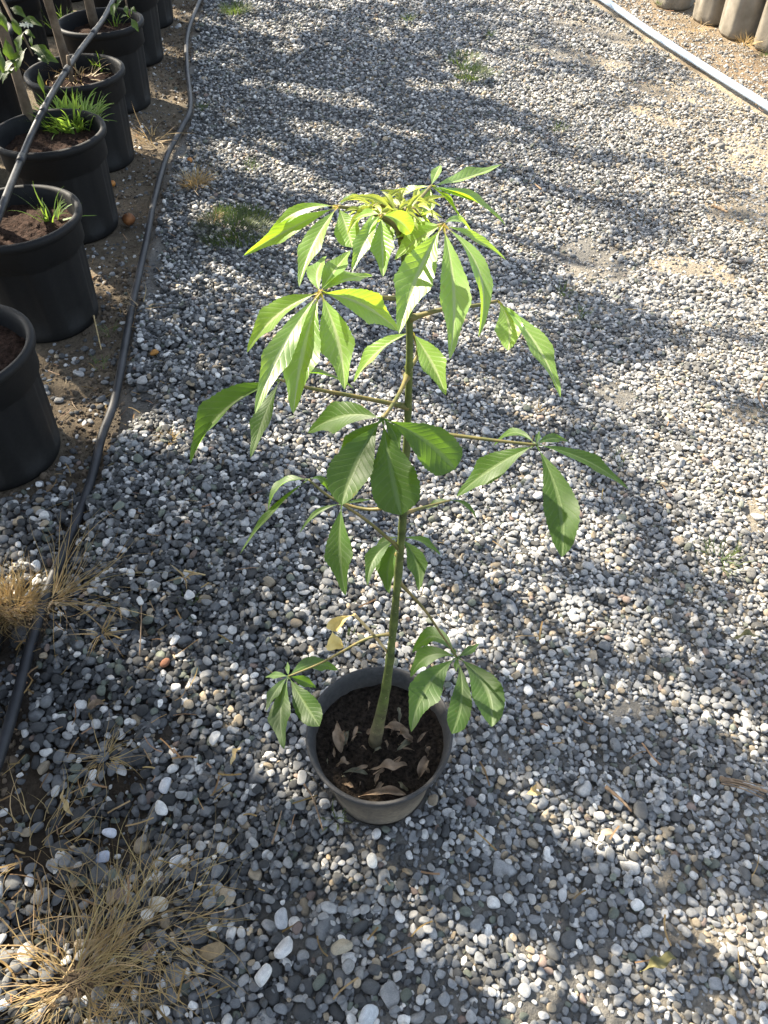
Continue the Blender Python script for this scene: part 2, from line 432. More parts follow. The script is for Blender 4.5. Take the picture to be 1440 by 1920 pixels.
# ------------------------------------------------------------------ gravel
import bmesh
def pebble_mesh(seed, sub=3):
    r = np.random.default_rng(seed)
    bm = bmesh.new(); bmesh.ops.create_icosphere(bm, subdivisions=sub, radius=1.0)
    V = np.array([v.co[:] for v in bm.verts])
    p = r.uniform(1.7, 3.0)                                   # superellipsoid
    V = np.sign(V) * np.abs(V) ** (2 / p) if p > 2 else V
    V /= np.maximum(1e-6, (np.abs(V) ** p).sum(1) ** (1 / p))[:, None] if p > 2 else 1
    for k in range(5):
        d = r.normal(size=3); d /= np.linalg.norm(d)
        V += V * ((V @ d) * r.uniform(-.22, .22))[:, None]
        V += V * (np.sin(V @ d * r.uniform(1.5, 3.2) + r.uniform(0, 6)) * r.uniform(0, .11))[:, None]
    for k in range(r.integers(1, 8)):                         # worn facets
        d = r.normal(size=3); d /= np.linalg.norm(d); h = r.uniform(.5, .88)
        q = V @ d - h; V -= np.where(q > 0, q * .8, 0)[:, None] * d
    V -= (V.max(0) + V.min(0)) / 2
    V /= (V.max(0) - V.min(0)) / 2
    for v, c in zip(bm.verts, V): v.co = c
    me = bpy.data.meshes.new('pebble'); bm.to_mesh(me); bm.free()
    me.polygons.foreach_set('use_smooth', [True] * len(me.polygons))
    me.materials.append(PEB)
    return me
NSH = 28
pcol = bpy.data.collections.new('pebble_shapes')
PEB_ME = []
for k in range(NSH):
    me = pebble_mesh(100 + k, 3); PEB_ME.append(me)
    pcol.objects.link(bpy.data.objects.new('pebble_shape', me))
pcol_far = bpy.data.collections.new('grit_shapes')
for k in range(14):
    pcol_far.objects.link(bpy.data.objects.new('grit_shape', pebble_mesh(300 + k, 2)))

def pebble_tones(X, Y, n):
    u = rng.random(n); v = rng.random(n)
    tone = np.empty((n, 3))
    dark = np.array([.088, .089, .088]); mid = np.array([.225, .23, .232]); pale = np.array([.40, .395, .38]); white = np.array([.60, .585, .55])
    tan = np.array([.33, .27, .19]); red = np.array([.20, .15, .125]); green = np.array([.14, .155, .125])
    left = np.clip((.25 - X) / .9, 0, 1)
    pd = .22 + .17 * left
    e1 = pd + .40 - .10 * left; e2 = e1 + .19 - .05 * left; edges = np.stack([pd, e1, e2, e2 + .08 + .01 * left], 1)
    tone[:] = green
    tone = np.where((u < .95)[:, None], tan, tone)
    tone = np.where((u < np.minimum(edges[:, 3], .925))[:, None], white, tone)
    tone = np.where((u < edges[:, 2])[:, None], pale, tone)
    tone = np.where((u < edges[:, 1])[:, None], mid, tone)
    tone = np.where((u < edges[:, 0])[:, None], dark, tone)
    tone = np.where((u > .99)[:, None], red, tone)
    tone = tone * (.72 + .6 * v)[:, None]
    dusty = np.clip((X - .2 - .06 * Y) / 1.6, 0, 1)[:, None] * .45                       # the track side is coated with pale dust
    shade_low = np.clip((.05 - X - .25 * (Y - .6)) / .5, 0, 1) * np.clip((1.5 - Y) / .5, 0, 1)
    tone = tone * (1 - .42 * shade_low * (u < .8))[:, None]  # darker lower-left stones, with their shade painted into the tone
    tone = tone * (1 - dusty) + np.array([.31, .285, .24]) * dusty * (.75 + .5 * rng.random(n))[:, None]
    return tone

STONES = [((302, 1515), .0165, (.66, .65, .62), 'white oval pebble lying below a rounder white one, left of the small pot'),
          ((310, 1472), .0155, (.52, .53, .55), 'pale grey drop-shaped pebble just above a white oval one, left of the small pot'),
          ((205, 1562), .0135, (.58, .60, .66), 'bluish white pebble on bare dark soil, uppermost of two like it'),
          ((193, 1608), .0145, (.42, .46, .55), 'blue-grey oval pebble on dark soil just above the big straw tuft'),
          ((332, 1615), .0140, (.66, .66, .66), 'white oval pebble up and right of the big straw tuft'),
          ((297, 1695), .0180, (.52, .48, .40), 'speckled cream pebble at the upper edge of the big straw tuft'),
          ((398, 1783), .0210, (.27, .20, .115), 'long brown oval pebble just right of the big straw tuft'),
          ((533, 1778), .0190, (.60, .59, .57), 'large white kidney-shaped pebble on bare soil below the small pot'),
          ((493, 1827), .0172, (.62, .61, .58), 'white oblong pebble just below left of the kidney-shaped one'),
          ((527, 1723), .0165, (.40, .41, .42), 'light grey oblong pebble directly above the white kidney-shaped one'),
          ((697, 1613), .0140, (.74, .72, .66), 'bright white pointed pebble in sunlight straight below the small pot'),
          ((640, 1775), .0180, (.40, .35, .26), 'tan rounded pebble right of the white kidney-shaped one'),
          ((690, 1905), .0190, (.47, .49, .50), 'pale oval pebble at the very bottom edge below the small pot'),
          ((310, 1243), .0120, (.20, .09, .05), 'rust-red angular stone in the gravel left of the small pot'),
          ((289, 661), .0150, (.42, .20, .05), 'single orange pebble in grey gravel beside the black hose')]
def exclusion(X, Y, R):
    """False where pots and pipes sit"""
    ok = (X - PX) ** 2 + (Y - PY) ** 2 > (.098 + R * .6) ** 2
    for ((x, y), sz, c_, l_) in STONES:
        q = gz(x, y, .024); ok &= (X - q[0]) ** 2 + (Y - q[1]) ** 2 > (sz * .72) ** 2
    for (x, y) in POTS + POTS2: ok &= (X - x) ** 2 + (Y - y) ** 2 > (.155 + R * .5) ** 2
    for (x, y) in BAGS: ok &= (X - x) ** 2 + (Y - y) ** 2 > (.14) ** 2
    ok &= np.abs(X - hose_x(Y)) > .013 + R * .55
    ok &= np.abs(X - pipe_x(Y)) > .03 + R * .5
    return ok

def deposit():
    x0, x1, y0, y1, res = -1.15, 1.85, -.12, 2.25, .004
    nx, ny = int((x1 - x0) / res), int((y1 - y0) / res)
    gx = x0 + (np.arange(nx) + .5) * res; gy = y0 + (np.arange(ny) + .5) * res
    GX, GY = np.meshgrid(gx, gy)
    H = ground_h(GX, GY)
    N = 110000
    X = rng.uniform(x0 + .03, x1 - .03, N); Y = rng.uniform(y0 + .03, y1 - .03, N)
    keep = rng.random(N) < np.minimum(1, gravel_density(X, Y) * (.62 + .38 * np.clip(Y, 0, 1)))
    # frame: skip corners that the camera can never look at
    keep &= np.abs(X) < .90 + .45 * Y
    X, Y = X[keep], Y[keep]; n = len(X)
    left = np.clip((.15 - X) / .7, 0, 1)
    a = np.exp(rng.normal(0, .30, n)) * (.0067 + .0030 * left)  * (1 - .10 * np.clip(Y - 1, 0, 1))
    a = np.where(rng.random(n) < .40, a * rng.uniform(.42, .62, n), a * 1.04)
    a = np.clip(a, .0028, .026)
    b = a * rng.uniform(.56, .92, n); c = b * rng.uniform(.45, .82, n)
    ok = exclusion(X, Y, a)
    X, Y, a, b, c = X[ok], Y[ok], a[ok], b[ok], c[ok]; n = len(X)
    order = np.argsort(-a + rng.normal(0, .004, n)); X, Y, a, b, c = X[order], Y[order], a[order], b[order], c[order]
    th = rng.uniform(0, math.pi, n)
    OUT = np.zeros((n, 3)); ROT = np.zeros((n, 3))
    K = 5
    K = 7; offs = rng.normal(0, .75, (n, K, 2)) * np.maximum(1.0,   .0105 / a)[:, None, None]; offs[:, 0] *= (a < .006)[:, None]
    valid = np.ones(n, bool)
    for i in range(n):
        ca, sa = math.cos(th[i]), math.sin(th[i]); best = None
        m = int(a[i] / res) + 1
        for k in range(K):
            x = X[i] + offs[i, k, 0] * a[i]; y = Y[i] + offs[i, k, 1] * a[i]
            ix = int((x - x0) / res); iy = int((y - y0) / res)
            if ix < m or iy < m or ix >= nx - m or iy >= ny - m: continue
            hx = gx[ix - m:ix + m + 1] - x; hy = (gy[iy - m:iy + m + 1] - y)[:, None]
            u = (hx * ca + hy * sa) / a[i]; v = (-hx * sa + hy * ca) / b[i]
            q = 1 - u * u - v * v
            ins = q > 0
            ins[m, m] = True
            s = np.sqrt(np.where(ins, q, 0)) * c[i]
            hh = H[iy - m:iy + m + 1, ix - m:ix + m + 1]
            zz = hh + s
            z = zz[ins].max()
            if best is None or z < best[0]: best = (z, x, y, ix, iy, s, ins, hh[ins], hx, hy)
        if best is None: valid[i] = False; continue
        z, x, y, ix, iy, s, ins, hin, hx, hy = best
        z -= .24 * c[i]
        sl = H[iy - m:iy + m + 1, ix - m:ix + m + 1]
        # tilt with the bed under it
        gxs = (sl[:, -1].mean() - sl[:, 0].mean()) / (2 * m * res); gys = (sl[-1].mean() - sl[0].mean()) / (2 * m * res)
        top = np.where(ins, z + s, -1); np.maximum(sl, top, out=sl)
        OUT[i] = (x, y, z)
        ROT[i] = (max(-.6, min(.6, math.atan(gys) * .8)), max(-.6, min(.6, -math.atan(gxs) * .8)), th[i])
    tilt = rng.normal(0, .16, (n, 2)); 
    ok = valid & exclusion(OUT[:, 0], OUT[:, 1], a * .7)
    R = []
    for i in np.nonzero(ok)[0]:
        e = Euler((ROT[i, 0] + tilt[i, 0], ROT[i, 1] + tilt[i, 1], 0)).to_matrix() @ Matrix.Rotation(ROT[i, 2], 3, 'Z')
        R.append(tuple(e.to_euler()))
    return OUT[ok], np.array(R), np.stack([a, b, c], 1)[ok]

def scatter_far():
    N = 800000
    Y = 2.12 + (8.6 - 2.12) * rng.random(N) ** 1.25
    half = .35 + .66 * Y
    X = rng.uniform(-1, 1, N) * half
    den = gravel_density(X, Y) * np.clip(1.0 - .1 * (Y - 2.2), .45, 1)
    wgt = half / (half.max()) * 1.0
    keep = rng.random(N) < den * wgt * 1.15
    X, Y = X[keep], Y[keep]; n = len(X)
    a = np.clip(np.exp(rng.normal(0, .33, n)) * (.0060 + .0010 * np.clip(Y - 3.8, 0, 4)), .003, .019)
    ok = exclusion(X, Y, a) & (X > hose_x(Y) - .55)
    X, Y, a = X[ok], Y[ok], a[ok]; n = len(X)
    b = a * rng.uniform(.6, .95, n); c = b * rng.uniform(.5, .85, n)
    Z = ground_h(X, Y) + c * rng.uniform(.0, .55, n) + rng.random(n) ** 2 * .012 * (gravel_density(X, Y) > .5)
    R = np.stack([rng.normal(0, .35, n), rng.normal(0, .35, n), rng.uniform(0, 6.28, n)], 1)
    return np.stack([X, Y, Z], 1), R, np.stack([a, b, c], 1)

def scatter_edge():
    n = 60000
    X = rng.uniform(.7, 4.2, n); Y = rng.uniform(-1.2, 3.4, n)
    k = ((np.abs(X) > np.minimum(.88 + .45 * Y, 1.83)) | (Y < -.1)) & (Y < 2.1) | (X > .58 + .68 * Y) & (Y >= 2.1)
    k &= rng.random(n) < gravel_density(X, Y)
    X, Y = X[k], Y[k]; n = len(X)
    a = np.clip(np.exp(rng.normal(0, .34, n)) * .0098, .004, .022)
    k = exclusion(X, Y, a); X, Y, a = X[k], Y[k], a[k]; n = len(X)
    b = a * rng.uniform(.6, .95, n); c = b * rng.uniform(.5, .85, n)
    return np.stack([X, Y, ground_h(X, Y) + c * rng.uniform(0, .7, n)], 1), np.stack([rng.normal(0, .3, n), rng.normal(0, .3, n), rng.uniform(0, 6.28, n)], 1), np.stack([a, b, c], 1)
def gravel_object(name, P, R, S, coll, nshapes):
    n = len(P)
    me = bpy.data.meshes.new(name)
    me.vertices.add(n); me.vertices.foreach_set('co', P.astype(np.float32).ravel())
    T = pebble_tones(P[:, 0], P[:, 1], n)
    for nm, typ, dat, key in (('turn', 'FLOAT_VECTOR', R, 'vector'), ('size', 'FLOAT_VECTOR', S, 'vector'), ('tone', 'FLOAT_VECTOR', T, 'vector'), ('shape', 'INT', rng.integers(0, nshapes, n), 'value')):
        a = me.attributes.new(nm, typ, 'POINT'); a.data.foreach_set(key, np.asarray(dat, np.int32 if typ == 'INT' else np.float32).ravel())
    me.update()
    o = bpy.data.objects.new(name, me); COL.objects.link(o)
    g = bpy.data.node_groups.new(name, 'GeometryNodeTree')
    g.interface.new_socket('Geometry', in_out='INPUT', socket_type='NodeSocketGeometry')
    g.interface.new_socket('Geometry', in_out='OUTPUT', socket_type='NodeSocketGeometry')
    N = g.nodes; L = g.links
    gi = N.new('NodeGroupInput'); go = N.new('NodeGroupOutput')
    ip = N.new('GeometryNodeInstanceOnPoints'); ci = N.new('GeometryNodeCollectionInfo')
    ci.inputs['Collection'].default_value = coll
    ci.inputs['Separate Children'].default_value = True; ci.inputs['Reset Children'].default_value = True
    def na(nm, t):
        x = N.new('GeometryNodeInputNamedAttribute'); x.data_type = t; x.inputs[0].default_value = nm; return x.outputs[0]
    e2r = N.new('FunctionNodeEulerToRotation')
    L.new(na('turn', 'FLOAT_VECTOR'), e2r.inputs[0])
    L.new(gi.outputs[0], ip.inputs['Points']); L.new(ci.outputs[0], ip.inputs['Instance'])
    ip.inputs['Pick Instance'].default_value = True
    L.new(na('shape', 'INT'), ip.inputs['Instance Index']); L.new(e2r.outputs[0], ip.inputs['Rotation']); L.new(na('size', 'FLOAT_VECTOR'), ip.inputs['Scale'])
    L.new(ip.outputs[0], go.inputs[0])
    md = o.modifiers.new('pebbles', 'NODES'); md.node_group = g
    return o
P1, R1, S1 = deposit()
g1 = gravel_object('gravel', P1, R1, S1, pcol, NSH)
tag(g1, 'loose grey and white rounded river pebbles around the small pot', 'gravel', kind='stuff')
P2, R2, S2 = scatter_far()
P4, R4, S4 = scatter_edge()
P2, R2, S2 = np.vstack([P2, P4]), np.vstack([R2, R4]), np.vstack([S2, S4])
def sand_grit():
    n = 130000
    Y = .4 + 5.6 * rng.random(n) ** 1.1; X = rng.uniform(-.7, 3.9, n)
    k = (np.abs(X) < .3 + .62 * Y) & (rng.random(n) < np.clip(1.05 - gravel_density(X, Y) * .8, 0, 1) * .8) & (X > hose_x(Y) - .1)
    X, Y = X[k], Y[k]; n = len(X)
    a = np.clip(np.exp(rng.normal(-5.75, .45, n)), .0012, .008)
    k = exclusion(X, Y, a); X, Y, a = X[k], Y[k], a[k]; n = len(X)
    return np.stack([X, Y, ground_h(X, Y) + a * .15], 1), rng.uniform(0, 6.28, (n, 3)), np.stack([a, a * rng.uniform(.6, 1, n), a * rng.uniform(.5, .9, n)], 1)
P3, R3, S3 = sand_grit()
g3 = gravel_object('sand_grit', P3, R3, S3, pcol_far, 14)
tag(g3, 'small grit and chips scattered over the bare sandy patches', 'grit', kind='stuff')
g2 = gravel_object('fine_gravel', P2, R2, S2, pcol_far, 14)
tag(g2, 'finer grey gravel of the driveway stretching away behind the sapling', 'gravel', kind='stuff')
print('pebbles', len(P1), len(P2))

for k, ((x, y), s, c, lab) in enumerate(STONES):
    me = PEB_ME[(k * 5 + 2) % NSH].copy(); me.name = 'pebble'
    me.materials.clear(); me.materials.append(pebble_material('pebble_tone', c))
    o = bpy.data.objects.new('pebble', me); COL.objects.link(o)
    p = gz(x, y, .024); o.location = tuple(p)
    o.scale = (s, s * .68, s * .52); o.rotation_euler = (random.uniform(-.15, .15), random.uniform(-.15, .15), random.uniform(0, 3.1))
    tag(o, lab, 'pebble', 'pebbles that stand out in the gravel')

# ------------------------------------------------------------------ hoses and pipes
hp = smooth_path(HOSE_W, 150)
hp[:, 2] = .027 + .004 * np.sin(np.arange(150) * .23)
V, F = tube(hp, .0118, 14)
tag(mesh_obj('irrigation_hose', V, F, HOSE), 'thick black hose lying on the ground along the gravel edge', 'hose')
pp_ = smooth_path(PIPE_W, 60); V, F = tube(pp_, .0168, 16)
tag(mesh_obj('water_pipe', V, F, PIPE), 'pale blue plastic pipe lying across the far right gravel', 'pipe')
DR = [(-60, 545, 1.9), (-10, 425, 2.0), (15, 360, 2.15), (35, 310, 2.4), (60, 250, 2.62), (82, 205, 2.75), (100, 172, 2.9), (126, 130, 3.15), (150, 95, 3.4), (178, 58, 3.7), (196, 32, 3.95), (215, -5, 4.3), (235, -40, 4.8)]
dp = np.array([at(x, y, Y) for x, y, Y in DR])
V, F = tube(smooth_path(dp, 110), .0105, 12)
drip = tag(mesh_obj('drip_hose', V, F, DRIP), 'thin black drip hose running over the rims of the big pots', 'hose')
sp = smooth_path(dp, 110)
for k in (28, 44, 62, 80):
    V, F = tube(sp[k:k + 3], .0128, 12); mesh_obj('coupling', V, F, DRIP, drip)

# ------------------------------------------------------------------ the small pot
small = tag(empty('plant_pot', (PX, PY, 0)), 'small round grey plastic pot holding the green sapling on the gravel', 'pot')
body = [(0.0, .004), (.092, .004), (.095, .0), (.0955, .012), (.1115, .155), (.118, .158), (.1195, .163), (.1215, .196), (.1275, .198), (.1300, .2015), (.1292, .2055), (.1262, .2065), (.1238, .204), (.1205, .198), (.112, .150), (.110, .13)]
def rim_wob(r, z, a): return r * (1 + .006 * math.sin(2 * a + .6) + .003 * math.sin(3 * a))
V, F = lathe(body, 96, rim_wob); mesh_obj('wall', V, F, SMALLPOT, small)
def soil_disc(r, z, amp, seed, mat, parent, name='soil', nr=26, na=72):
    V = [(0, 0, z)]; F = []
    for i in range(1, nr + 1):
        rr = r * i / nr
        for k in range(na):
            a = 2 * math.pi * k / na; x, y = rr * math.cos(a), rr * math.sin(a)
            h = (float(fbm((x + 3 + seed) * 22, (y + 3) * 22, seed)) - .5) * amp * 1.6 + (float(vnoise((x + 3) * 95, (y + 3) * 95, seed + 5)) - .5) * amp * .7
            V.append((x, y, z + h))
    for k in range(na): F.append((0, 1 + k, 1 + (k + 1) % na))
    for i in range(nr - 1):
        for k in range(na):
            k2 = (k + 1) % na; F.append((1 + i * na + k, 1 + (i + 1) * na + k, 1 + (i + 1) * na + k2, 1 + i * na + k2))
    return mesh_obj(name, V, F, mat, parent)
soil_disc(.1155, SOILZ, .012, 3, POT_SOIL, small, nr=44, na=120)

# ------------------------------------------------------------------ leaflets
def solve_tip(H, px, py, ell_, sign):
    d = ray(px, py); d = d / np.linalg.norm(d)
    oc = CAMP - H
    b = oc @ d; c = oc @ oc - ell_ ** 2
    disc = b * b - c
    s0 = -b
    if disc <= 0: return CAMP + d * s0, s0
    s = s0 + sign * math.sqrt(disc)
    return CAMP + d * s, s
def leaflet_mesh(P0, PM, P1, width, axis, fold=.28, serr=.05, blunt=0.0, roll=0.0, nu=44, nv=8, seed=0, wave=.12, petiolule=.05):
    r = np.random.default_rng(seed)
    t = np.linalg.norm(PM - P0) / (np.linalg.norm(PM - P0) + np.linalg.norm(P1 - PM)); t = min(.75, max(.25, t))
    Q = (PM - (1 - t) ** 2 * P0 - t * t * P1) / (2 * t * (1 - t))
    L = np.linalg.norm(PM - P0) + np.linalg.norm(P1 - PM)
    us = np.linspace(0, 1, nu + 1)
    P = np.array([(1 - u) ** 2 * P0 + 2 * u * (1 - u) * Q + u * u * P1 for u in us])
    T = np.gradient(P, axis=0); T /= np.linalg.norm(T, axis=1)[:, None]
    V = []; F = []; UV = []
    ph = r.uniform(0, 6.28, 3); asym = r.uniform(-.06, .06)
    prev = None
    for i, u in enumerate(us):
        n = axis - (axis @ T[i]) * T[i]
        ln = np.linalg.norm(n)
        if ln < .15 and prev is not None: n = prev - (prev @ T[i]) * T[i]; ln = np.linalg.norm(n)
        n = n / (ln + 1e-9); prev = n
        s = np.cross(T[i], n)
        ro = roll * (.3 + .7 * u) + .12 * math.sin(3 * u + ph[0])
        s, n = s * math.cos(ro) + n * math.sin(ro), n * math.cos(ro) - s * math.sin(ro)
        uu = max(0, (u - petiolule) / (1 - petiolule))
        pk = .58 + .14 * blunt
        if uu < pk: prof = math.sin(math.pi / 2 * (uu / pk)) ** (1.2 + .5 * blunt)
        else:
            x = (uu - pk) / (1 - pk); prof = (1 - x ** (1.6 + 3.2 * blunt)) * (1 - .36 * max(0, 1 - 1.6 * blunt) * math.sin(math.pi * x))
        wd = .5 * width * max(prof, .012 if u < 1 else 0)
        if u < petiolule: wd = .0011
        for j in range(nv + 1):
            v = -1 + 2 * j / nv
            e = wd * (1 + asym * np.sign(v))
            if abs(v) > .99 and uu > .12:
                saw = (uu * 24) % 1.0
                e *= 1 + serr * (1 - saw * 2)
            lat = v * e
            up = fold * abs(v) * e + wave * wd * v * v * math.sin(u * 13 + ph[1] + (1.3 if v > 0 else 0))
            V.append(P[i] + s * lat * (1 - .12 * fold) + n * up); UV.append((u, v))
    for i in range(nu):
        for j in range(nv):
            a = i * (nv + 1) + j; F.append((a, a + 1, a + nv + 2, a + nv + 1))
    return V, F, UV

SP = [(703, 1392), (707, 1370), (722, 1300), (735, 1200), (748, 1060), (757, 950), (762, 850), (766, 740), (768, 620), (763, 540), (757, 480), (752, 430), (748, 400)]
STEM_P = np.array([at(x, y, PY) for x, y in SP])
sapling = tag(empty('sapling', STEM_P[0]), 'tall young green tree with hand-shaped leaves growing in the small grey pot', 'sapling')
def child_of(o):
    """parent with world coordinates kept"""
    o.location = tuple(-np.array(sapling.location[:])) if o.parent == sapling else o.location
    return o
sp_ = smooth_path(STEM_P, 90)
rr = np.interp(np.linspace(0, 1, 90), [0, .083, .167, .25, .5, .67, 1], [.0128, .0116, .0076, .0055, .0039, .0032, .0024])
rr = rr * (1 + .03 * np.sin(np.arange(90) * 1.1))
for k_ in (16, 20, 24, 29, 34, 39, 45, 50, 55, 61, 66, 71, 76): rr[k_] *= 1.16; rr[k_ + 1] *= 1.05                 # nodes and old leaf scars
sp_[0] -= (0, 0, .02)
V, F = tube(sp_, rr, 14); STEM_JOB = (V, F)
# leaf scars and nodes along the stem
STEMZ = lambda y: at(float(np.interp(y, [p[1] for p in SP][::-1], [p[0] for p in SP][::-1])), y, PY)

# hub px, hub Y, leaf length, petiole [(px,py,Y)...] from the stem, leaflets (tip px, mid px, width ratio, options), material, axis mix (towards camera)
LEAVES = [
 ('T1', (808, 349), .66, .115, [(752, 425, PY), (778, 385, .61)], [((941, 308), (875, 334), .22, {}), ((948, 423), (880, 372), .2, {}), ((864, 412), (840, 378), .3, {}), ((797, 416), (803, 379), .36, {}), ((737, 379), (771, 359), .32, {}), ((772, 390), (789, 367), .25, {}), ((826, 310), (816, 330), .34, dict(blunt=.3)), ((898, 379), (850, 365), .25, {})], 'Y', .5),
 ('T2', (634, 387), .565, .105, [(751, 430, PY), (700, 400, .57)], [((457, 479), (545, 429), .15, dict(roll=.9)), ((499, 447), (545, 403), .14, dict(roll=.5)), ((561, 538), (597, 440), .26, {}), ((661, 464), (648, 422), .55, dict(blunt=.5)), ((699, 379), (663, 372), .3, {})], 'Y', .55),
 ('T3', (714, 403), .50, .085, [(752, 440, PY), (735, 415, .53)], [((660, 509), (686, 450), .27, {}), ((718, 519), (717, 448), .36, {}), ((770, 438), (746, 413), .5, dict(blunt=.4)), ((664, 412), (690, 401), .3, {}), ((690, 440), (700, 418), .3, {})], 'Y', .6),
 ('T6', (744, 404), .585, .085, [(752, 436, PY)], [((800, 468), (785, 425), .3, {}), ((728, 478), (730, 436), .34, {}), ((766, 490), (762, 440), .3, {}), ((690, 447), (712, 415), .28, {}), ((806, 418), (778, 400), .26, {}), ((700, 380), (720, 385), .26, {}), ((775, 372), (760, 384), .26, {})], 'Y', .5),
 ('T7', (706, 392), .60, .07, [(751, 430, PY), (725, 405, .59)], [((668, 430), (682, 402), .3, {}), ((650, 408), (675, 393), .25, {}), ((690, 470), (694, 425), .32, {}), ((735, 440), (725, 410), .3, {})], 'Y', .5),
 ('T4', (830, 421), .525, .135, [(754, 455, PY), (790, 432, .55)], [((748, 626), (785, 512), .30, {}), ((843, 674), (850, 540), .21, dict(roll=.15)), ((897, 632), (890, 490), .16, dict(roll=.7)), ((949, 488), (898, 452), .15, dict(roll=.5)), ((883, 433), (855, 412), .3, {}), ((740, 487), (780, 452), .38, {}), ((736, 450), (780, 430), .2, {})], 'Y', .6),
 ('T5', (933, 564), .58, .105, [(768, 597, PY), (830, 580, .57), (890, 573, .575)], [((952, 657), (955, 610), .5, dict(blunt=.3, roll=-.5)), ((1051, 746), (988, 622), .2, dict(roll=.4))], 'Y', .4),
 ('L1', (600, 548), .515, .115, [(760, 560, PY), (690, 557, .545)], [((463, 661), (524, 588), .28, {}), ((478, 776), (517, 676), .19, dict(roll=.35)), ((550, 776), (569, 660), .31, {}), ((646, 731), (633, 635), .33, {}), ((747, 621), (680, 572), .33, {}), ((699, 517), (655, 523), .32, {}), ((657, 470), (630, 504), .36, {}), ((612, 480), (594, 520), .45, {})], 'Y', .75),
 ('M1', (772, 622), .60, .085, [(766, 690, PY), (779, 675, .585), (783, 650, .595)], [((836, 741), (805, 672), .34, dict(roll=-.3)), ((663, 717), (712, 657), .26, dict(roll=.3))], 'Y', .5),
 ('M2', (525, 712), .555, .12, [(766, 763, PY), (660, 742, .565), (577, 727, .56)], [((357, 869), (420, 772), .28, dict(roll=.1, fold=.75)), ((470, 858), (494, 785), .26, {}), ((663, 729), (605, 702), .24, {})], 'M', .55),
 ('M3', (717, 785), .46, .085, [(764, 705, PY), (750, 735, .53), (730, 768, .48)], [((577, 812), (643, 780), .4, {}), ((626, 869), (668, 830), .34, {}), ((641, 947), (668, 868), .47, dict(blunt=.5)), ((752, 966), (733, 876), .5, dict(blunt=.75)), ((853, 880), (800, 828), .48, dict(blunt=.9)), ((748, 846), (738, 810), .35, {})], 'M', .75),
 ('R1', (1005, 834), .55, .115, [(764, 808, PY), (850, 816, .565), (930, 826, .555)], [((856, 931), (925, 876), .32, {}), ((1053, 1045), (1044, 925), .30, dict(blunt=.35)), ((1179, 918), (1098, 863), .19, dict(roll=.35)), ((926, 836), (960, 812), .25, {}), ((1066, 828), (1036, 822), .3, {}), ((1011, 808), (1008, 822), .3, {})], 'M', .65),
 ('R2', (844, 938), .63, .05, [(757, 962, PY), (800, 950, .61)], [((800, 955), (822, 942), .35, {}), ((893, 972), (870, 945), .22, {})], 'M', .5),
 ('B1', (641, 945), .55, .11, [(747, 1026, PY), (690, 978, .56)], [((648, 1117), (637, 1023), .33, {}), ((562, 1000), (610, 953), .13, {}), ((699, 936), (668, 940), .12, {})], 'M', .65),
 ('B2', (578, 899), .60, .11, [(757, 945, PY), (690, 955, .58), (626, 936, .59)], [((503, 958), (535, 905), .38, dict(roll=-.5)), ((450, 1039), (527, 942), .10, {}), ((616, 922), (600, 898), .3, {})], 'M', .5),
 ('C1', (752, 1008), .63, .095, [(746, 1040, PY), (750, 1022, .60)], [((689, 1098), (703, 1045), .3, {}), ((730, 1113), (731, 1050), .42, {}), ((785, 1108), (777, 1045), .38, {}), ((826, 1041), (794, 1016), .24, {}), ((700, 1040), (722, 1014), .25, {})], 'M', .5),
 ('D1', (857, 1232), .56, .115, [(745, 1088, PY), (795, 1142, .575), (828, 1190, .57)], [((773, 1224), (808, 1194), .42, {}), ((770, 1270), (796, 1234), .36, {}), ((771, 1373), (797, 1293), .36, {}), ((847, 1376), (866, 1302), .28, dict(blunt=.7)), ((922, 1363), (908, 1285), .38, dict(blunt=.4)), ((898, 1206), (880, 1220), .3, {}), ((855, 1260), (856, 1246), .4, {}), ((846, 1212), (850, 1222), .4, {})], 'M', .75),
 ('D2', (541, 1268), .55, .105, [(734, 1188, PY), (684, 1199, .565), (606, 1241, .555)], [((634, 1257), (585, 1246), .35, {}), ((599, 1362), (567, 1312), .42, dict(blunt=.5)), ((533, 1405), (527, 1330), .33, {}), ((499, 1334), (514, 1300), .3, {}), ((593, 1290), (570, 1278), .35, {}), ((497, 1270), (518, 1266), .28, {}), ((539, 1241), (540, 1254), .3, {})], 'M', .75),
]
leaf_hubs = []
MAT = {'Y': LEAF_YOUNG, 'M': LEAF_MATURE, 'B': LEAF_BUD}
def stem_material():
    m, n, l, b = new_mat('sapling_stem_bark', .65, .3)
    vec = coord(n, l); sep = n.new('ShaderNodeSeparateXYZ'); l.new(vec, sep.inputs[0])
    t = noise(n, l, vec, 45, 6, .65)
    green = ramp(n, l, t.outputs[0], [(.32, (.035, .048, .014)), (.68, (.11, .14, .035))])
    brown = ramp(n, l, t.outputs[0], [(.3, (.05, .042, .022)), (.7, (.17, .14, .08))])
    mp = n.new('ShaderNodeMapRange'); mp.inputs[1].default_value = .34; mp.inputs[2].default_value = .20
    ad = n.new('ShaderNodeMath'); ad.operation = 'MULTIPLY_ADD'; ad.inputs[1].default_value = .16; l.new(t.outputs[0], ad.inputs[0]); l.new(sep.outputs[2], ad.inputs[2])
    sb = n.new('ShaderNodeMath'); sb.operation = 'SUBTRACT'; sb.inputs[1].default_value = .08; l.new(ad.outputs[0], sb.inputs[0]); l.new(sb.outputs[0], mp.inputs[0])
    c = mix(n, l, green, brown, mp.outputs[0])
    sc = noise(n, l, vec, 160, 2, .5)
    c = mix(n, l, c, (.30, .26, .17), ramp(n, l, sc.outputs[0], [(.66, (0, 0, 0)), (.74, (.7, .7, .7))]))
    l.new(c, b.inputs['Base Color']); bump(n, l, b, t.outputs[0], .5, .002)
    return m
STEM2 = stem_material()
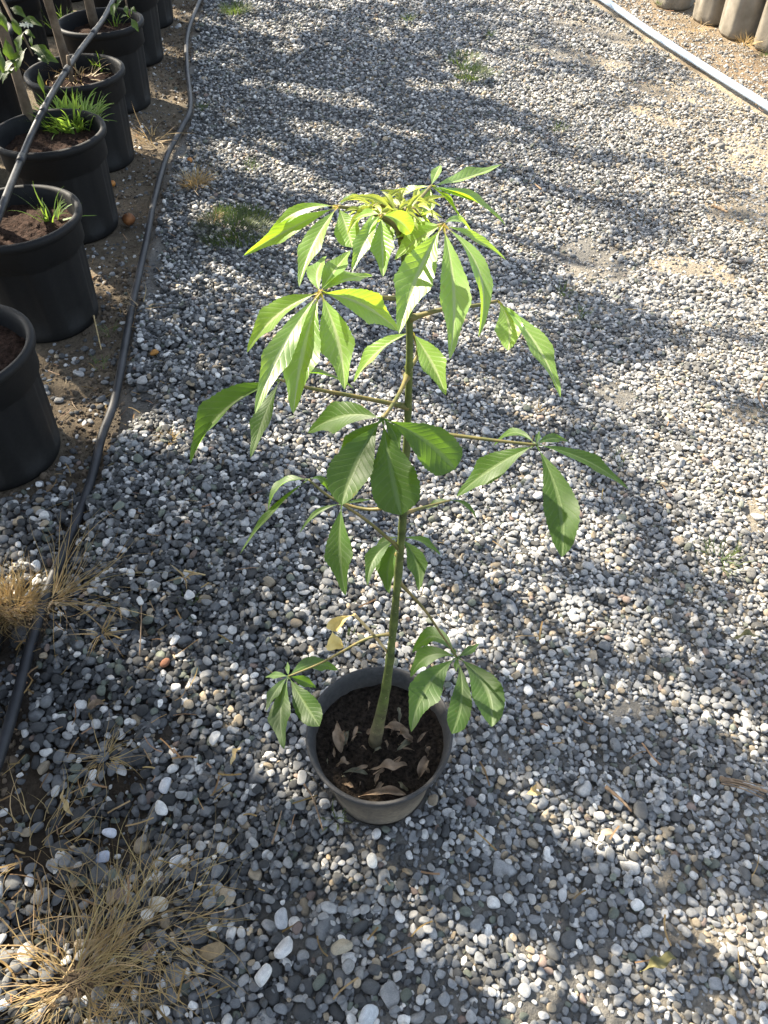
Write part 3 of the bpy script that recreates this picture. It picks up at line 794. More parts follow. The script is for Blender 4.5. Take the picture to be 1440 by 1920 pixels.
PETI = simple('petiole_green_brown', (.07, .085, .022), (.19, .14, .05), 50, .55, .35, .2, .002)
seedc = 0
child_of(mesh_obj('stem', STEM_JOB[0], STEM_JOB[1], STEM2, sapling))
for name, hub, HY, ll, pet, lets, mk, camw in LEAVES:
    H = at(hub[0], hub[1], HY); leaf_hubs.append(H)
    pts = np.array([at(*p) for p in pet] + [H])
    V, F = tube(smooth_path(pts, 26), np.linspace(.0024, .0013, 26) * (1 + .9 * np.exp(-np.arange(26) / 1.3)), 8)
    leaf = child_of(mesh_obj('leaf', V, F, PETI, sapling))
    tocam = CAMP - H; tocam /= np.linalg.norm(tocam)
    out = H - STEMZ(hub[1] + 40); out[2] = 0; out /= np.linalg.norm(out) + 1e-6
    axis = np.array([0, 0, 1.0]) * (1.1 - camw) + tocam * camw * .8 + out * .22 + np.array(SUN_DIR[:]) * .25
    axis /= np.linalg.norm(axis)
    mb_hub = None
    for (tx, ty), (mx_, my_), wr, op in lets:
        seedc += 1
        dep = np.linalg.norm(H - CAMP)
        d2 = math.hypot(tx - hub[0], ty - hub[1])
        flat = d2 / FPX * dep
        down = (ty - hub[1]) / (d2 + 1e-6)
        l_use = max(flat * 1.02, min(ll, flat * 1.5))
        if down > .3: l_use = flat * (1 + .12 * (1 - down)) 
        P1, s1 = solve_tip(H, tx, ty, l_use, 1 if down < .75 else -1)
        s0 = np.linalg.norm(H - CAMP)
        f = math.hypot(mx_ - hub[0], my_ - hub[1]); f = f / (f + math.hypot(tx - mx_, ty - my_))
        dm = ray(mx_, my_); dm /= np.linalg.norm(dm)
        PM = CAMP + dm * (s0 * (1 - f) + s1 * f)
        # width ratio was read against the drawn length
        L_ = np.linalg.norm(PM - H) + np.linalg.norm(P1 - PM)
        V, F, UV = leaflet_mesh(H, PM, P1, max(wr * min(L_, flat * 1.2) * (1.06 if mk == 'Y' else .98), .006), axis, seed=seedc, fold=op.get('fold', (.42 if mk == 'Y' else .30) + random.uniform(-.12, .12)), blunt=op.get('blunt', 0), roll=op.get('roll', 0))
        mesh_obj('leaflet', V, F, MAT[mk], leaf, uv=UV)
# the crown of unfolding leaves
bud_c = at(748, 405, PY)
for k, (hx, hy, Y, n) in enumerate([(700, 388, .55, 5), (726, 380, .6, 5), (752, 384, .57, 6), (775, 394, .6, 5), (742, 400, .54, 6), (788, 405, .56, 5), (768, 388, .62, 5), (712, 394, .57, 6), (758, 408, .545, 6), (690, 398, .56, 5)]):
    H = at(hx, hy, Y)
    V, F = tube(smooth_path([at(750, 430, PY), (at(750, 430, PY) + H) / 2 + (0, 0, .012), H], 12), .0014, 6)
    leaf = child_of(mesh_obj('young_leaf', V, F, PETI, sapling))
    for j in range(n):
        a = j / n * 6.28 + k * 1.3; seedc += 1
        d = np.array([math.cos(a), math.sin(a) * .8, random.uniform(-.35, .45)]); L = random.uniform(.014, .032)
        P1 = H + d * L; PM = H + d * L * .5 + (0, 0, L * .12)
        V, F, UV = leaflet_mesh(H, PM, P1, L * .22, np.array([0, -.3, .95]), seed=seedc, fold=.8, nu=16, nv=4)
        mesh_obj('leaflet', V, F, LEAF_BUD, leaf, uv=UV)
# the withered leaf low on the stem
H = at(664, 1152, .57)
V, F = tube(smooth_path([at(727, 1224, PY), at(700, 1190, .57), H], 14), .0022, 8)
wl = child_of(mesh_obj('withered_leaf', V, F, TANLEAF, sapling)); wl['label'] = 'yellow withered leaf hanging on a dry stalk'
for (m_, t_, w_, op) in (((645, 1160), (620, 1181), .42, {}), ):
    V, F, UV = leaflet_mesh(H, at(*m_, .57), at(*t_, .572), .020, np.array([0, -.6, .8]), seed=901, fold=.5, wave=.2, blunt=.6)
    mesh_obj('leaflet', V, F, YELLOWLEAF, wl, uv=UV)
V, F, UV = leaflet_mesh(at(622, 1180, .572), at(626, 1198, .565), at(630, 1217, .56), .028, np.array([0, -.7, .7]), seed=902, fold=.4, wave=.3, blunt=.9)
mesh_obj('leaflet', V, F, YELLOWLEAF, wl, uv=UV)

# ------------------------------------------------------------------ fallen leaves and litter
def fallen(name, p0, p1, z0, z1, width, mat, label, group=None, cat='leaf', curl=.5, seed=0, bow=.012, blunt=.3):
    A = gz(*p0, z0); B = gz(*p1, z1); M = (A + B) / 2 + np.array([random.uniform(-.004, .004), random.uniform(-.004, .004), bow])
    V, F, UV = leaflet_mesh(A, M, B, width * .86, np.array([random.uniform(-.5, .5), random.uniform(-.5, .5), 1.0]), fold=curl * 1.25, serr=.05, wave=.7, roll=random.uniform(-.6, .6), blunt=blunt, nu=26, nv=6, seed=seed, petiolule=.03)
    o = mesh_obj(name, V, F, mat, None, uv=UV)
    return tag(o, label, cat, group)
z = SOILZ + .001
GL = 'dead leaves lying on the soil of the small pot'
fallen('dry_leaf', (632, 1352), (640, 1412), z + .008, z, .026, DRYLEAF, 'dry brown leaf standing left of the stem in the small pot', GL, seed=1)
fallen('dry_leaf', (716, 1366), (760, 1368), z + .004, z + .006, .02, DRYLEAF, 'pale dry leaf lying just right of the stem base', GL, seed=2)
fallen('dry_leaf', (690, 1444), (764, 1435), z + .004, z + .006, .022, DRYLEAF, 'long tan dry leaf lying in front of the stem', GL, seed=3)
fallen('dry_leaf', (785, 1462), (802, 1424), z, z + .012, .022, DRYLEAF, 'curled orange-brown leaf near the right inner wall of the small pot', GL, seed=4, curl=.9)
fallen('dry_leaf', (672, 1494), (762, 1490), z + .004, z + .006, .019, DRYLEAF, 'long light brown curled leaf along the front wall of the small pot', GL, seed=5, curl=.8)
fallen('dry_leaf', (745, 1382), (768, 1394), z + .004, z, .020, DRYLEAF, 'crumpled brown leaf right of the stem, in the thick of the litter', GL, seed=6, curl=1.0, bow=.02)
fallen('dry_leaf', (742, 1410), (770, 1392), z, z + .006, .013, GREYLEAF, 'greyish green withered leaf on the litter right of the stem', GL, seed=7, curl=.8)
fallen('dry_leaf', (628, 1440), (656, 1432), z, z + .005, .016, DRYLEAF, 'folded brown leaf near the left inner wall of the small pot', GL, seed=8, curl=.8)
fallen('dry_leaf', (796, 1400), (800, 1420), z + .004, z, .012, DRYLEAF, 'narrow dark dry leaf beside the right inner wall', GL, seed=9)
fallen('dry_leaf', (640, 1452), (690, 1452), z, z + .003, .011, GREYLEAF, 'thin grey-green leaf strip at the front left of the pot soil', GL, seed=10)
fallen('fallen_leaf', (1200, 1822), (1268, 1796), .035, .045, .026, OLIVELEAF, 'curled olive green leaf lying on gravel in the lower right', seed=11, bow=.02)
fallen('fallen_leaf', (985, 1490), (1006, 1482), .035, .04, .024, TANLEAF, 'small tan leaf scrap on gravel right of the small pot', seed=12, blunt=.9)
fallen('fallen_leaf', (1432, 1200), (1375, 1198), .03, .035, .02, OLIVELEAF, 'grey-green leaf at the right edge of the gravel', seed=13)
fallen('fallen_leaf', (200, 1322), (168, 1330), .03, .03, .02, DRYLEAF, 'small pale brown leaf on dark soil left of the small pot', seed=14)
fallen('fallen_leaf', (432, 1440), (452, 1400), .03, .035, .016, TANLEAF, 'thin tan leaf upright in gravel left of the small pot', seed=15)
fallen('fallen_leaf', (118, 1478), (138, 1530), .03, .03, .014, TANLEAF, 'narrow straw-coloured leaf lying above the big straw tuft', seed=16)
for k in range(34):
    a = random.uniform(0, 6.28); rr_ = .1 * math.sqrt(random.random()); ww = (PX + rr_ * math.cos(a), PY - .02 + rr_ * .85 * math.sin(a)); d = random.uniform(0, 6.28); L = random.uniform(.008, .034)
    if math.hypot(ww[0] - STEM_P[0][0], ww[1] - PY) < .022: continue
    A = np.array([ww[0], ww[1], z + .002]); B = A + np.array([math.cos(d) * L, math.sin(d) * L, random.uniform(0, .008)])
    if math.hypot(B[0] - PX, B[1] - PY) > .108: continue
    V, F, UV = leaflet_mesh(A, (A + B) / 2 + (0, 0, random.uniform(.0, .009)), B, L * random.uniform(.2, .5), np.array([random.uniform(-.6, .6), random.uniform(-.6, .6), 1.0]), fold=random.uniform(.6, 1.3), wave=.5, blunt=.5, nu=16, nv=4, seed=700 + k, serr=.05)
    tag(mesh_obj('leaf_scrap', V, F, [DRYLEAF, GREYLEAF, TWIG][k % 3], None, uv=UV), 'small crumpled scrap of dead leaf on the soil of the small pot', 'leaf scrap', 'leaf scraps on the pot soil')
def twig(pts, r, label, mat=TWIG, zz=.036, name='twig'):
    P = smooth_path([gz(x, y, zz + random.uniform(-.004, .006)) for x, y in pts], 18)
    V, F = tube(P, np.linspace(r, r * .5, 18) * (1 + .15 * np.sin(np.arange(18) * 1.7)), 7)
    return tag(mesh_obj(name, V, F, mat), label, 'twig')
t1 = twig([(1350, 1460), (1385, 1468), (1440, 1485)], .0055, 'shredded brown twig lying at the right edge of the gravel')
for k in range(4):
    V, F = tube(smooth_path([gz(1352, 1457 + 4 * k, .035), gz(1395, 1465 + 5 * k, .042), gz(1432, 1474 + 8 * k, .033)], 12), .0016, 6); mesh_obj('splinter', V, F, TWIG, t1)
twig([(1098, 1175), (1128, 1178)], .0025, 'short pale twig lying on sunlit gravel right of the sapling')
twig([(1096, 1205), (1124, 1178)], .0022, 'thin forked grey twig on gravel right of the sapling')
twig([(262, 1090), (265, 1150), (262, 1230)], .002, 'thin dark vertical twig lying on gravel between the hose and the pot', zz=.035)
twig([(570, 1470), (588, 1500), (606, 1558)], .0022, 'thin dry stalk leaning beside the left wall of the small pot', zz=.045)
twig([(510, 1583), (522, 1545), (528, 1520)], .002, 'short brown stalk on gravel left of the small pot base')
twig([(700, 1452), (750, 1418)], .0012, 'fine dry stalk lying across the pot soil', zz=SOILZ + .014)
twig([(1135, 1475), (1165, 1500), (1185, 1522)], .004, 'dark crooked twig half buried in the lower right gravel')
twig([(345, 1070), (385, 1078)], .003, 'orange-brown twig beside straw on the left gravel', TANLEAF)
twig([(600, 620), (560, 660)], .0018, 'pale twig on gravel behind the leaves')
twig([(1335, 385), (1365, 398)], .007, 'dark stick lying on sand at the far right')
twig([(1015, 355), (1003, 345)], .004, 'short stick on far gravel right of the crown')
twig([(1430, 720), (1422, 740), (1432, 765)], .004, 'dark bent stick at the right edge halfway up')
twig([(175, 590), (183, 625), (190, 655)], .003, 'pale dry stalk on soil by the second pot', TANLEAF, .02)

def fruit(px, py, r, mat, label, squash=.9):
    bm = bmesh.new(); bmesh.ops.create_icosphere(bm, subdivisions=3, radius=1)
    V = np.array([v.co[:] for v in bm.verts]); F = [[v.index for v in f.verts] for f in bm.faces]; bm.free()
    V = V * (1 + .06 * np.sin(V[:, :1] * 4 + 1) + .05 * np.sin(V[:, 1:2] * 5))
    V[:, 2] *= squash; V[:, 2] -= np.clip(V[:, 2] - .75, 0, 1) * .8
    P = gz(px, py, r * .8)
    root = tag(empty('fruit', P), label, 'fruit')
    mesh_obj('peel', V * r, F, mat, root)
    Vs, Fs = tube([(0, 0, r * .62), (.001, 0, r * .85)], r * .12, 7); mesh_obj('stalk', Vs, Fs, TWIG, root)
fruit(241, 411, .026, ROTTEN, 'brown rotten fruit lying on soil beside the black hose', .8)
fruit(211, 344, .013, ORANGE, 'small orange fruit fallen on soil between the pots and hose')
fruit(356, 300, .012, ORANGE, 'tiny orange fruit on gravel just right of the hose')

# ------------------------------------------------------------------ grass and straw
def tuft(name, c, n, ln, label, cat, mat, flat=.5, wid=.003, spread=.03, droop=.5, seed=0, group=None, bend=None, parent=None, tintv=.35, wild=1.0):
    r = np.random.default_rng(seed); mb = MB()
    for i in range(n):
        a = r.uniform(0, 6.283); L = ln * r.uniform(.45, 1.05)
        if bend is not None and r.random() < bend[2]: a = math.atan2(bend[1], bend[0]) + r.normal(0, .55); L *= 1.1
        el = np.clip(r.normal(1.35 - 1.2 * flat, .28), .03, 1.5)
        p = np.array([c[0], c[1], c[2]]) + np.array([math.cos(a), math.sin(a), 0]) * spread * math.sqrt(r.random()) 
        d = np.array([math.cos(a) * math.cos(el), math.sin(a) * math.cos(el), math.sin(el)])
        side = np.array([-math.sin(a), math.cos(a), 0]); kink = r.normal(0, .6) * wild; kink2 = r.normal(0, 1.1) * wild
        w0 = wid * r.uniform(.6, 1.3); V = []; F = []
        m = 7
        for k in range(m + 1):
            t = k / m
            ww = w0 * (1 - t ** 1.6) + .0003
            V += [p - side * ww * .5, p + side * ww * .5 + np.array([0, 0, ww * .35])]
            d = d + np.array([0, 0, -droop * 2 / m * t]) + side * (kink + kink2 * (t - .5)) / m
            d /= np.linalg.norm(d)
            q = p + d * L / m
            if parent is None and q[2] < c[2] + .004: q[2] = c[2] + .004 + r.random() * .006; d[2] = max(d[2], 0)
            p = q
        for k in range(m): F.append((2 * k, 2 * k + 1, 2 * k + 3, 2 * k + 2))
        s = 1 - tintv / 2 + tintv * r.random(); mb.add(V, F, None, (s * r.uniform(.92, 1.08), s, s * r.uniform(.8, 1.1)))
    o = mb.build(name, mat, parent)
    if parent is None: tag(o, label, cat, group)
    return o
G = lambda x, y, z=.030: gz(x, y, z)
tuft('straw_tuft', G(135, 1840), 230, .22, 'big tuft of dry straw spreading over gravel in the lower left corner', 'straw tuft', STRAW, .82, .0014, .06, .5, 11, bend=(.8, .5, .35), tintv=.7, wild=3.4)
tuft('straw_tuft', G(270, 1735), 130, .16, 'thin tangle of straw just above the big straw tuft', 'straw tuft', STRAW, .86, .0014, .10, .3, 12, tintv=.6, wild=2.2)
tuft('straw_tuft', G(25, 1140), 330, .12, 'sunlit golden tuft of dry grass beside the black hose at the left edge', 'straw tuft', STRAW, .45, .0019, .045, .7, 13, tintv=.5, wild=2.0)
tuft('straw_tuft', G(95, 1125), 60, .24, 'long loose straw stalks fanning right across the black hose', 'straw tuft', STRAW, .86, .0017, .03, .35, 14, bend=(.85, .5, .8), tintv=.6, wild=2.0)
tuft('straw_tuft', G(190, 1190), 16, .07, 'small star of straw on gravel right of the hose', 'straw tuft', STRAW, .85, .003, .01, .3, 15)
tuft('straw_tuft', G(195, 1420), 45, .09, 'small brown dry tuft on gravel halfway between hose and pot', 'straw tuft', STRAW, .8, .0014, .02, .5, 16, tintv=.6, wild=2.0)
tuft('straw_tuft', G(60, 1600), 60, .11, 'wispy brown straw on dark soil at the left edge', 'straw tuft', STRAW, .85, .0014, .08, .3, 17, tintv=.6, wild=2.2)
tuft('straw_tuft', G(285, 262), 60, .16, 'flattened pale straw lying on soil across the hose at the far left', 'straw tuft', STRAW, .9, .003, .06, .3, 18, bend=(-.9, -.3, .5))
tuft('straw_tuft', G(365, 345), 200, .09, 'tan dry tuft on gravel right of the hose', 'straw tuft', STRAW, .55, .0026, .05, .5, 19)
tuft('straw_tuft', G(318, 828), 40, .045, 'small sunlit straw tuft on the pebbles left of the drooping leaves', 'straw tuft', STRAW, .5, .002, .015, .5, 20)
tuft('straw_tuft', G(348, 1083), 10, .05, 'little orange-brown straw cross on the left gravel', 'straw tuft', STRAW, .9, .004, .006, .3, 21)
tuft('straw_tuft', G(395, 415), 40, .06, 'pale straw beside the green weed patch behind the left leaves', 'straw tuft', STRAW, .6, .002, .04, .5, 22)
tuft('straw_tuft', G(1395, 82), 60, .09, 'orange straw heaped between the pale grow bags', 'straw tuft', STRAW, .6, .003, .05, .5, 23)
tuft('straw_tuft', G(1305, 55), 40, .08, 'scattered orange straw in front of the left grow bags', 'straw tuft', STRAW, .8, .003, .08, .5, 24)
tuft('straw_tuft', G(1010, 770), 14, .03, 'tiny orange dry tuft on gravel right of the stem', 'straw tuft', STRAW, .6, .003, .012, .5, 25)
tuft('straw_tuft', G(265, 575), 12, .12, 'few dry stalks on soil left of the hose', 'straw tuft', STRAW, .9, .002, .03, .3, 26)
for k, (x, y, n, L, lab) in enumerate([(440, 428, 1000, .045, 'largest green weed patch on the gravel, behind the left leaves'), (885, 140, 300, .05, 'far green weed patch on gravel straight behind the sapling crown'),
        (870, 112, 150, .045, 'small far weed patch just above the larger one behind the crown'), (440, 20, 300, .06, 'dark green weed patch at the top edge right of the hose'), (918, 66, 30, .04, 'thin far weed sprig right of the top middle'),
        (765, 36, 50, .05, 'faint green sprig near the top middle of the gravel'), (1048, 243, 40, .04, 'thin weed sprig on the far right gravel'), (1350, 1050, 60, .045, 'small green weed on gravel at the right'), (205, 625, 24, .05, 'tiny weed on soil beside the second pot from the front'),
        (185, 688, 20, .04, 'tiny weed on soil beside the front pot'), (1060, 550, 30, .035, 'tiny weed near the bare sand patch on the right'), (1432, 105, 24, .05, 'small green weed beside the right-most grow bag'), (1235, 8, 30, .06, 'weed sprig at the top edge beside the pipe'),
        (352, 1128, 14, .025, 'tiny green sprout on gravel left of the low leaves'), (652, 1196, 14, .022, 'tiny green sprout behind the withered yellow leaf'), (628, 1537, 14, .025, 'tiny green sprout at the base of the small pot'), (1168, 858, 16, .03, 'tiny green sprig on gravel beyond the right leaf'),
        (380, 205, 30, .05, 'thin weed sprig touching the hose bend'), (470, 315, 40, .05, 'thin dark weed on gravel up from the largest weed patch'), (1090, 590, 30, .03, 'faint weed on gravel right of the stem top')]):
    tuft('weed', G(x, y, .02), n, L, lab, 'weed', WEED, .45, .0024 if n < 100 else .0034, .012 + n * .0006 if n < 100 else (.15 if n > 600 else .10), .6, 40 + k, group='weeds growing through the gravel')

def loose_litter():
    r = np.random.default_rng(77); mb = MB()
    spots = [(r.uniform(-60, 330), r.uniform(200, 900)) for _ in range(210)] + [(r.uniform(-60, 420), r.uniform(900, 1900)) for _ in range(190)] + [(r.uniform(400, 1440), r.uniform(250, 1900)) for _ in range(70)] + [(r.uniform(1180, 1460), r.uniform(0, 220)) for _ in range(90)]
    for (x, y) in spots:
        p = gz(x, y, .0); 
        dn = float(gravel_density(np.array([p[0]]), np.array([p[1]]))[0])
        if any((p[0] - a) ** 2 + (p[1] - b) ** 2 < .19 ** 2 for a, b in POTS + POTS2) or (p[0] - PX) ** 2 + (p[1] - PY) ** 2 < .14 ** 2: continue
        p[2] = .006 + .026 * min(1, dn * 1.3)
        a = r.uniform(0, 6.28); L = r.uniform(.012, .055); bend = r.normal(0, .5); w0 = r.uniform(.0006, .0019)
        V = []; q = p.copy()
        for k in range(5):
            d = np.array([math.cos(a), math.sin(a), r.normal(0, .08)]); sd_ = np.array([-math.sin(a), math.cos(a), .25])
            V += [q - sd_ * w0, q + sd_ * w0]; q = q + d * L / 4; a += bend / 4
        t = r.uniform(.45, 1.1)
        mb.add(V, [(2 * k, 2 * k + 1, 2 * k + 3, 2 * k + 2) for k in range(4)], None, (t, t * r.uniform(.75, 1), t * r.uniform(.6, 1)))
    o = mb.build('straw_litter', STRAW)
    return tag(o, 'loose bits of straw and stalk scattered over the soil and gravel', 'litter', kind='stuff')
loose_litter()
def soil_clods():
    n = 9000
    Y = .3 + 5.6 * rng.random(n) ** 1.3; X = hose_x(Y) + .02 - np.abs(rng.normal(0, .2, n))
    keep = np.ones(n, bool)
    for (x, y) in POTS: keep &= (X - x) ** 2 + (Y - y) ** 2 > .158 ** 2
    keep &= rng.random(n) < np.clip((fbm(X * 6, Y * 6, 88) - .35) * 4, .08, 1)
    X, Y = X[keep], Y[keep]; n = len(X)
    a = np.clip(np.exp(rng.normal(-5.6, .5, n)), .0018, .012)
    S = np.stack([a, a * rng.uniform(.7, 1, n), a * rng.uniform(.5, .9, n)], 1)
    o = gravel_object('soil_clods', np.stack([X, Y, ground_h(X, Y) + a * .2], 1), rng.uniform(0, 6.28, (n, 3)), S, pcol_far, 14)
    t = np.array([.125, .095, .065]) * rng.uniform(.5, 1.5, (n, 1)); o.data.attributes['tone'].data.foreach_set('vector', t.astype(np.float32).ravel())
    return tag(o, 'crumbly brown soil clods between the big pots and the black hose', 'soil', kind='stuff')
soil_clods()

# ------------------------------------------------------------------ big pots
def big_pot_profile(H=.36, R=.198, rb=.150):
    return [(0, .006), (rb - .012, .006), (rb - .003, .0), (rb, .008), (rb + .004, .03), (R - .028, H - .105), (R - .018, H - .095), (R - .016, H - .035), (R - .010, H - .028), (R - .002, H - .022), (R, H - .012), (R - .001, H - .004), (R - .007, H), (R - .016, H - .001), (R - .021, H - .008), (R - .024, H - .03), (R - .034, H - .10)]
def ribbed(r, z, a):
    if .03 < z < .262 and r > .1:
        k = math.sin(a * 8); s = 1 / (1 + math.exp(-k * 9)); return r - .006 * s
    return r
def make_big_pot():
    root = empty('big_pot')
    prof = big_pot_profile(); fine = []
    for i in range(len(prof) - 1):
        fine.append(prof[i])
        if i == 4: fine += [(prof[4][0] + (prof[5][0] - prof[4][0]) * t, prof[4][1] + (prof[5][1] - prof[4][1]) * t) for t in (.03, .3, .6, .9, .97)]
    fine.append(prof[-1])
    V, F = lathe(fine, 128, ribbed); mesh_obj('wall', V, F, BIGPOT, root)
    soil_disc(.172, .305, .013, 9, RED_SOIL, root, nr=22, na=72)
    return root
protopot = make_big_pot()
POTLAB = ['front-most charcoal pot of the row, cut by the left edge', 'second charcoal pot from the front, with a small sprig in bare soil', 'third charcoal pot from the front, with a bright green grass clump', 'fourth charcoal pot from the front, with straw and a cut stub', 'fifth charcoal pot from the front, a thick trunk in it', 'sixth charcoal pot from the front, at the top edge', 'seventh charcoal pot from the front, mostly out of the picture', 'eighth charcoal pot from the front, farthest of its row', 'charcoal pot of the row beside the photographer, outside the left edge', 'charcoal pot of the row at the photographer\'s feet, outside the left edge', 'unseen charcoal pot added to the row behind the photographer']
POTLAB2 = ['nearest charcoal pot of the second row behind the front row', 'second-row charcoal pot behind the hanging citrus leaves', 'second-row charcoal pot with a pale sunlit rim at the left edge', 'second-row charcoal pot at the top left corner', 'second-row charcoal pot beyond the top left corner', 'farthest charcoal pot of the second row']
for k, ((x, y), lab) in enumerate(list(zip(POTS, POTLAB)) + list(zip(POTS2, POTLAB2))):
    o = protopot if k == 0 else copy_tree(protopot)
    o.location = (x, y, 0); o.rotation_euler = (0, 0, k * .7)
    tag(o, lab, 'pot', 'big charcoal pots in rows on the left')

# ------------------------------------------------------------------ where the sun gets through (ground pixels)
SUNPX = [(130, 235, 60, 25, 0), (1300, 70, 170, 34, 28), (1420, 170, 60, 40, 25), (1080, 62, 90, 12, 12), (1060, 8, 90, 9, 0), (1000, 95, 70, 8, 10), (1010, 195, 150, 16, 12), (1180, 240, 130, 24, 12), (1330, 290, 140, 34, 10),
         (1020, 310, 130, 20, 14), (1240, 350, 150, 20, 12), (620, 5, 60, 8, 0), (610, 185, 95, 11, 12), (760, 255, 60, 14, 22), (870, 300, 90, 17, 18), (960, 250, 60, 10, 15), (900, 135, 60, 14, 5), (1010, 370, 110, 22, 10),
         (1300, 555, 190, 45, 8), (1240, 480, 130, 16, 8), (1380, 680, 90, 50, 10), (1340, 840, 120, 50, 15), (1110, 515, 70, 16, 10), (1150, 745, 70, 18, 12), (1000, 770, 60, 25, 10), (1390, 960, 60, 60, 20), (1280, 930, 90, 30, 20),
         (860, 1040, 190, 150, 10), (870, 1050, 120, 100, 0), (760, 780, 90, 60, 0), (960, 1140, 120, 80, 20), (1060, 1010, 90, 50, 10), (1010, 900, 70, 40, 10), (900, 1180, 70, 40, 0), (740, 940, 70, 60, 0), (640, 900, 60, 30, -10), (430, 850, 150, 24, -8), (580, 830, 60, 40, 0), (190, 520, 34, 12, 0), (110, 772, 60, 22, 0), (270, 812, 110, 22, 5),
         (690, 1620, 70, 50, 30), (780, 1700, 100, 42, 35), (900, 1780, 90, 50, 30), (1010, 1870, 110, 60, 20), (1040, 1520, 110, 26, 30), (1110, 1560, 60, 18, 25), (1400, 1745, 60, 40, 30), (40, 1850, 110, 45, 20),
         (45, 1110, 60, 45, 0), (290, 262, 40, 10, 0), (400, 400, 60, 20, 10), (560, 450, 60, 14, 10), (640, 370, 60, 12, 10), (520, 560, 60, 26, 0), (330, 1240, 50, 22, 0), (570, 1440, 50, 60, 0), (680, 680, 60, 40, 0), (880, 720, 60, 30, 10),
         (1150, 1160, 120, 40, 10), (1240, 1310, 120, 30, 15), (1420, 1380, 60, 40, 0), (600, 1200, 50, 40, 0), (240, 180, 25, 10, 0), (268, 300, 25, 8, 0), (200, 430, 20, 10, 0)]
def sun_wish(gx, gy):
    px, py, dep = proj(np.stack([gx, gy, np.zeros_like(gx)], -1))
    wob = (fbm(gx * 9, gy * 9, 51) - .5) * 1.1
    m = np.zeros_like(gx)
    for e in SUNPX:
        m = np.maximum(m, np.clip((1.2 - ell(px, py, e) + wob) / .5, 0, 1))
    # dapples
    thr = np.where(px > 430, .56, .66) - np.where((px > 520) & (py > 560) & (py < 1330), .085, 0) - np.where((px > 900) & (py < 560), .06, 0) + np.where(py > 1400, .10, 0)
    dap = np.clip((fbm(gx * 5.5 + 4, gy * 5.5, 61, 3) - thr) / .15 + .12, 0, 1) * .9
    inside = (dep > .2) & (px > -200) & (px < 1640) & (py > -150) & (py < 2100)
    m = np.maximum(m, dap)
    fl = np.clip((px - 470) / 160, 0, 1) * np.clip((1390 - py) / 90, 0, 1) * np.where(py > 400, .47, .18 + .24 * np.clip((px - 820) / 150, 0, 1))
    fl = np.maximum(fl, .12 * np.clip((px - 280) / 100, 0, 1) * (py < 1400))
    m = np.maximum(m, fl * (.75 + .5 * fbm(gx * 3, gy * 3, 71)))
    return np.where(inside, m, dap * .6)
SUN_N = np.array(SUN_DIR[:])
# things held in the sun: point, radius, how open
LIT3 = [(H, .10, .96 if H[2] > .80 else .55) for H in leaf_hubs] + [(at(748, 410, PY), .12, .96), (at(597, 660, .5), .07, .8), (at(830, 560, .52), .08, .95), (at(520, 430, .56), .06, .95)]
LIT3 += [(at(645, 1180, .57), .05, 1.0), (leaf_hubs[16], .10, .85), (leaf_hubs[17], .09, .6), (at(855, 870, .47), .05, .9), (at(1050, 1020, .53), .05, .85), (at(400, 820, .55), .06, .9)]
LIT3 += [(at(130, 225, 2.72), .12, 1.0), (at(130, 200, 2.75), .12, 1.0), (at(45, 130, 2.25), .09, .6), (at(235, 30, 3.0), .07, .8), (at(80, 1120, 1.1), .07, .8), (at(95, 135, 3.3), .06, .7), (at(150, 390, 2.15), .05, .6), (at(55, 600, 1.48), .05, .6)]
def accept(P, roll):  # crown leaves are left out wherever sun patches are wanted
    t = P[:, 2] / SUN_N[2]
    g = P - SUN_N * t[:, None]
    p = (1 - np.clip(1.15 * sun_wish(g[:, 0], g[:, 1]), 0, 1)) ** 2.6
    for (Q, r, k) in LIT3:
        d = P - Q; s = d @ SUN_N; dist = np.linalg.norm(d - SUN_N * s[:, None], axis=1)
        p = np.where((s > 0) & (dist < r), p * (1 - k), p)
    x, y, dep = proj(P)
    infr = (dep > .05) & (x > -25) & (x < 1465) & (y > -25) & (y < 1945)
    return (roll < p) & ~infr & (np.hypot(P[:, 0], P[:, 1]) > .55)

def leaf_cloud(P, size, seed, droop=.3, base=0):
    """one mesh: every leaf a folded pointed blade of four faces"""
    r = np.random.default_rng(seed); n = len(P)
    a = r.uniform(0, 6.283, n); el = r.normal(-droop, .45, n)
    d = np.stack([np.cos(a) * np.cos(el), np.sin(a) * np.cos(el), np.sin(el)], 1)
    up = np.stack([r.normal(0, .45, n), r.normal(0, .45, n), np.ones(n)], 1)
    s = np.cross(d, up); s /= np.linalg.norm(s, axis=1)[:, None]; nn = np.cross(s, d)
    L = size * r.uniform(.7, 1.2, n)[:, None]; W = L * .26
    roll = rng.random(n)
    ok = accept(P + base, roll) & accept(P + base + d * L, roll) & accept(P + base + d * L * .48 + s * W, roll) & accept(P + base + d * L * .48 - s * W, roll)
    P, d, s, nn, L, W = P[ok], d[ok], s[ok], nn[ok], L[ok], W[ok]; n = len(P)
    pts = [P, P + d * L * .5 + nn * L * .04, P + d * L, P + d * L * .48 + s * W + nn * L * .10, P + d * L * .48 - s * W + nn * L * .10]
    V = np.stack(pts, 1).reshape(-1, 3); b = np.arange(n) * 5
    F = np.concatenate([np.stack([b, b + 3, b + 1], 1), np.stack([b, b + 1, b + 4], 1), np.stack([b + 1, b + 3, b + 2], 1), np.stack([b + 1, b + 2, b + 4], 1)])
    c = r.uniform(.75, 1.25, n); cols = np.repeat(np.stack([c * r.uniform(.9, 1.25, n), c, c * .9], 1), 5, axis=0)
    uv = np.tile(np.array([[0, 0], [.5, 0], [1, 0], [.5, 1], [.5, -1]]), (n, 1))
    return V, F, uv, cols
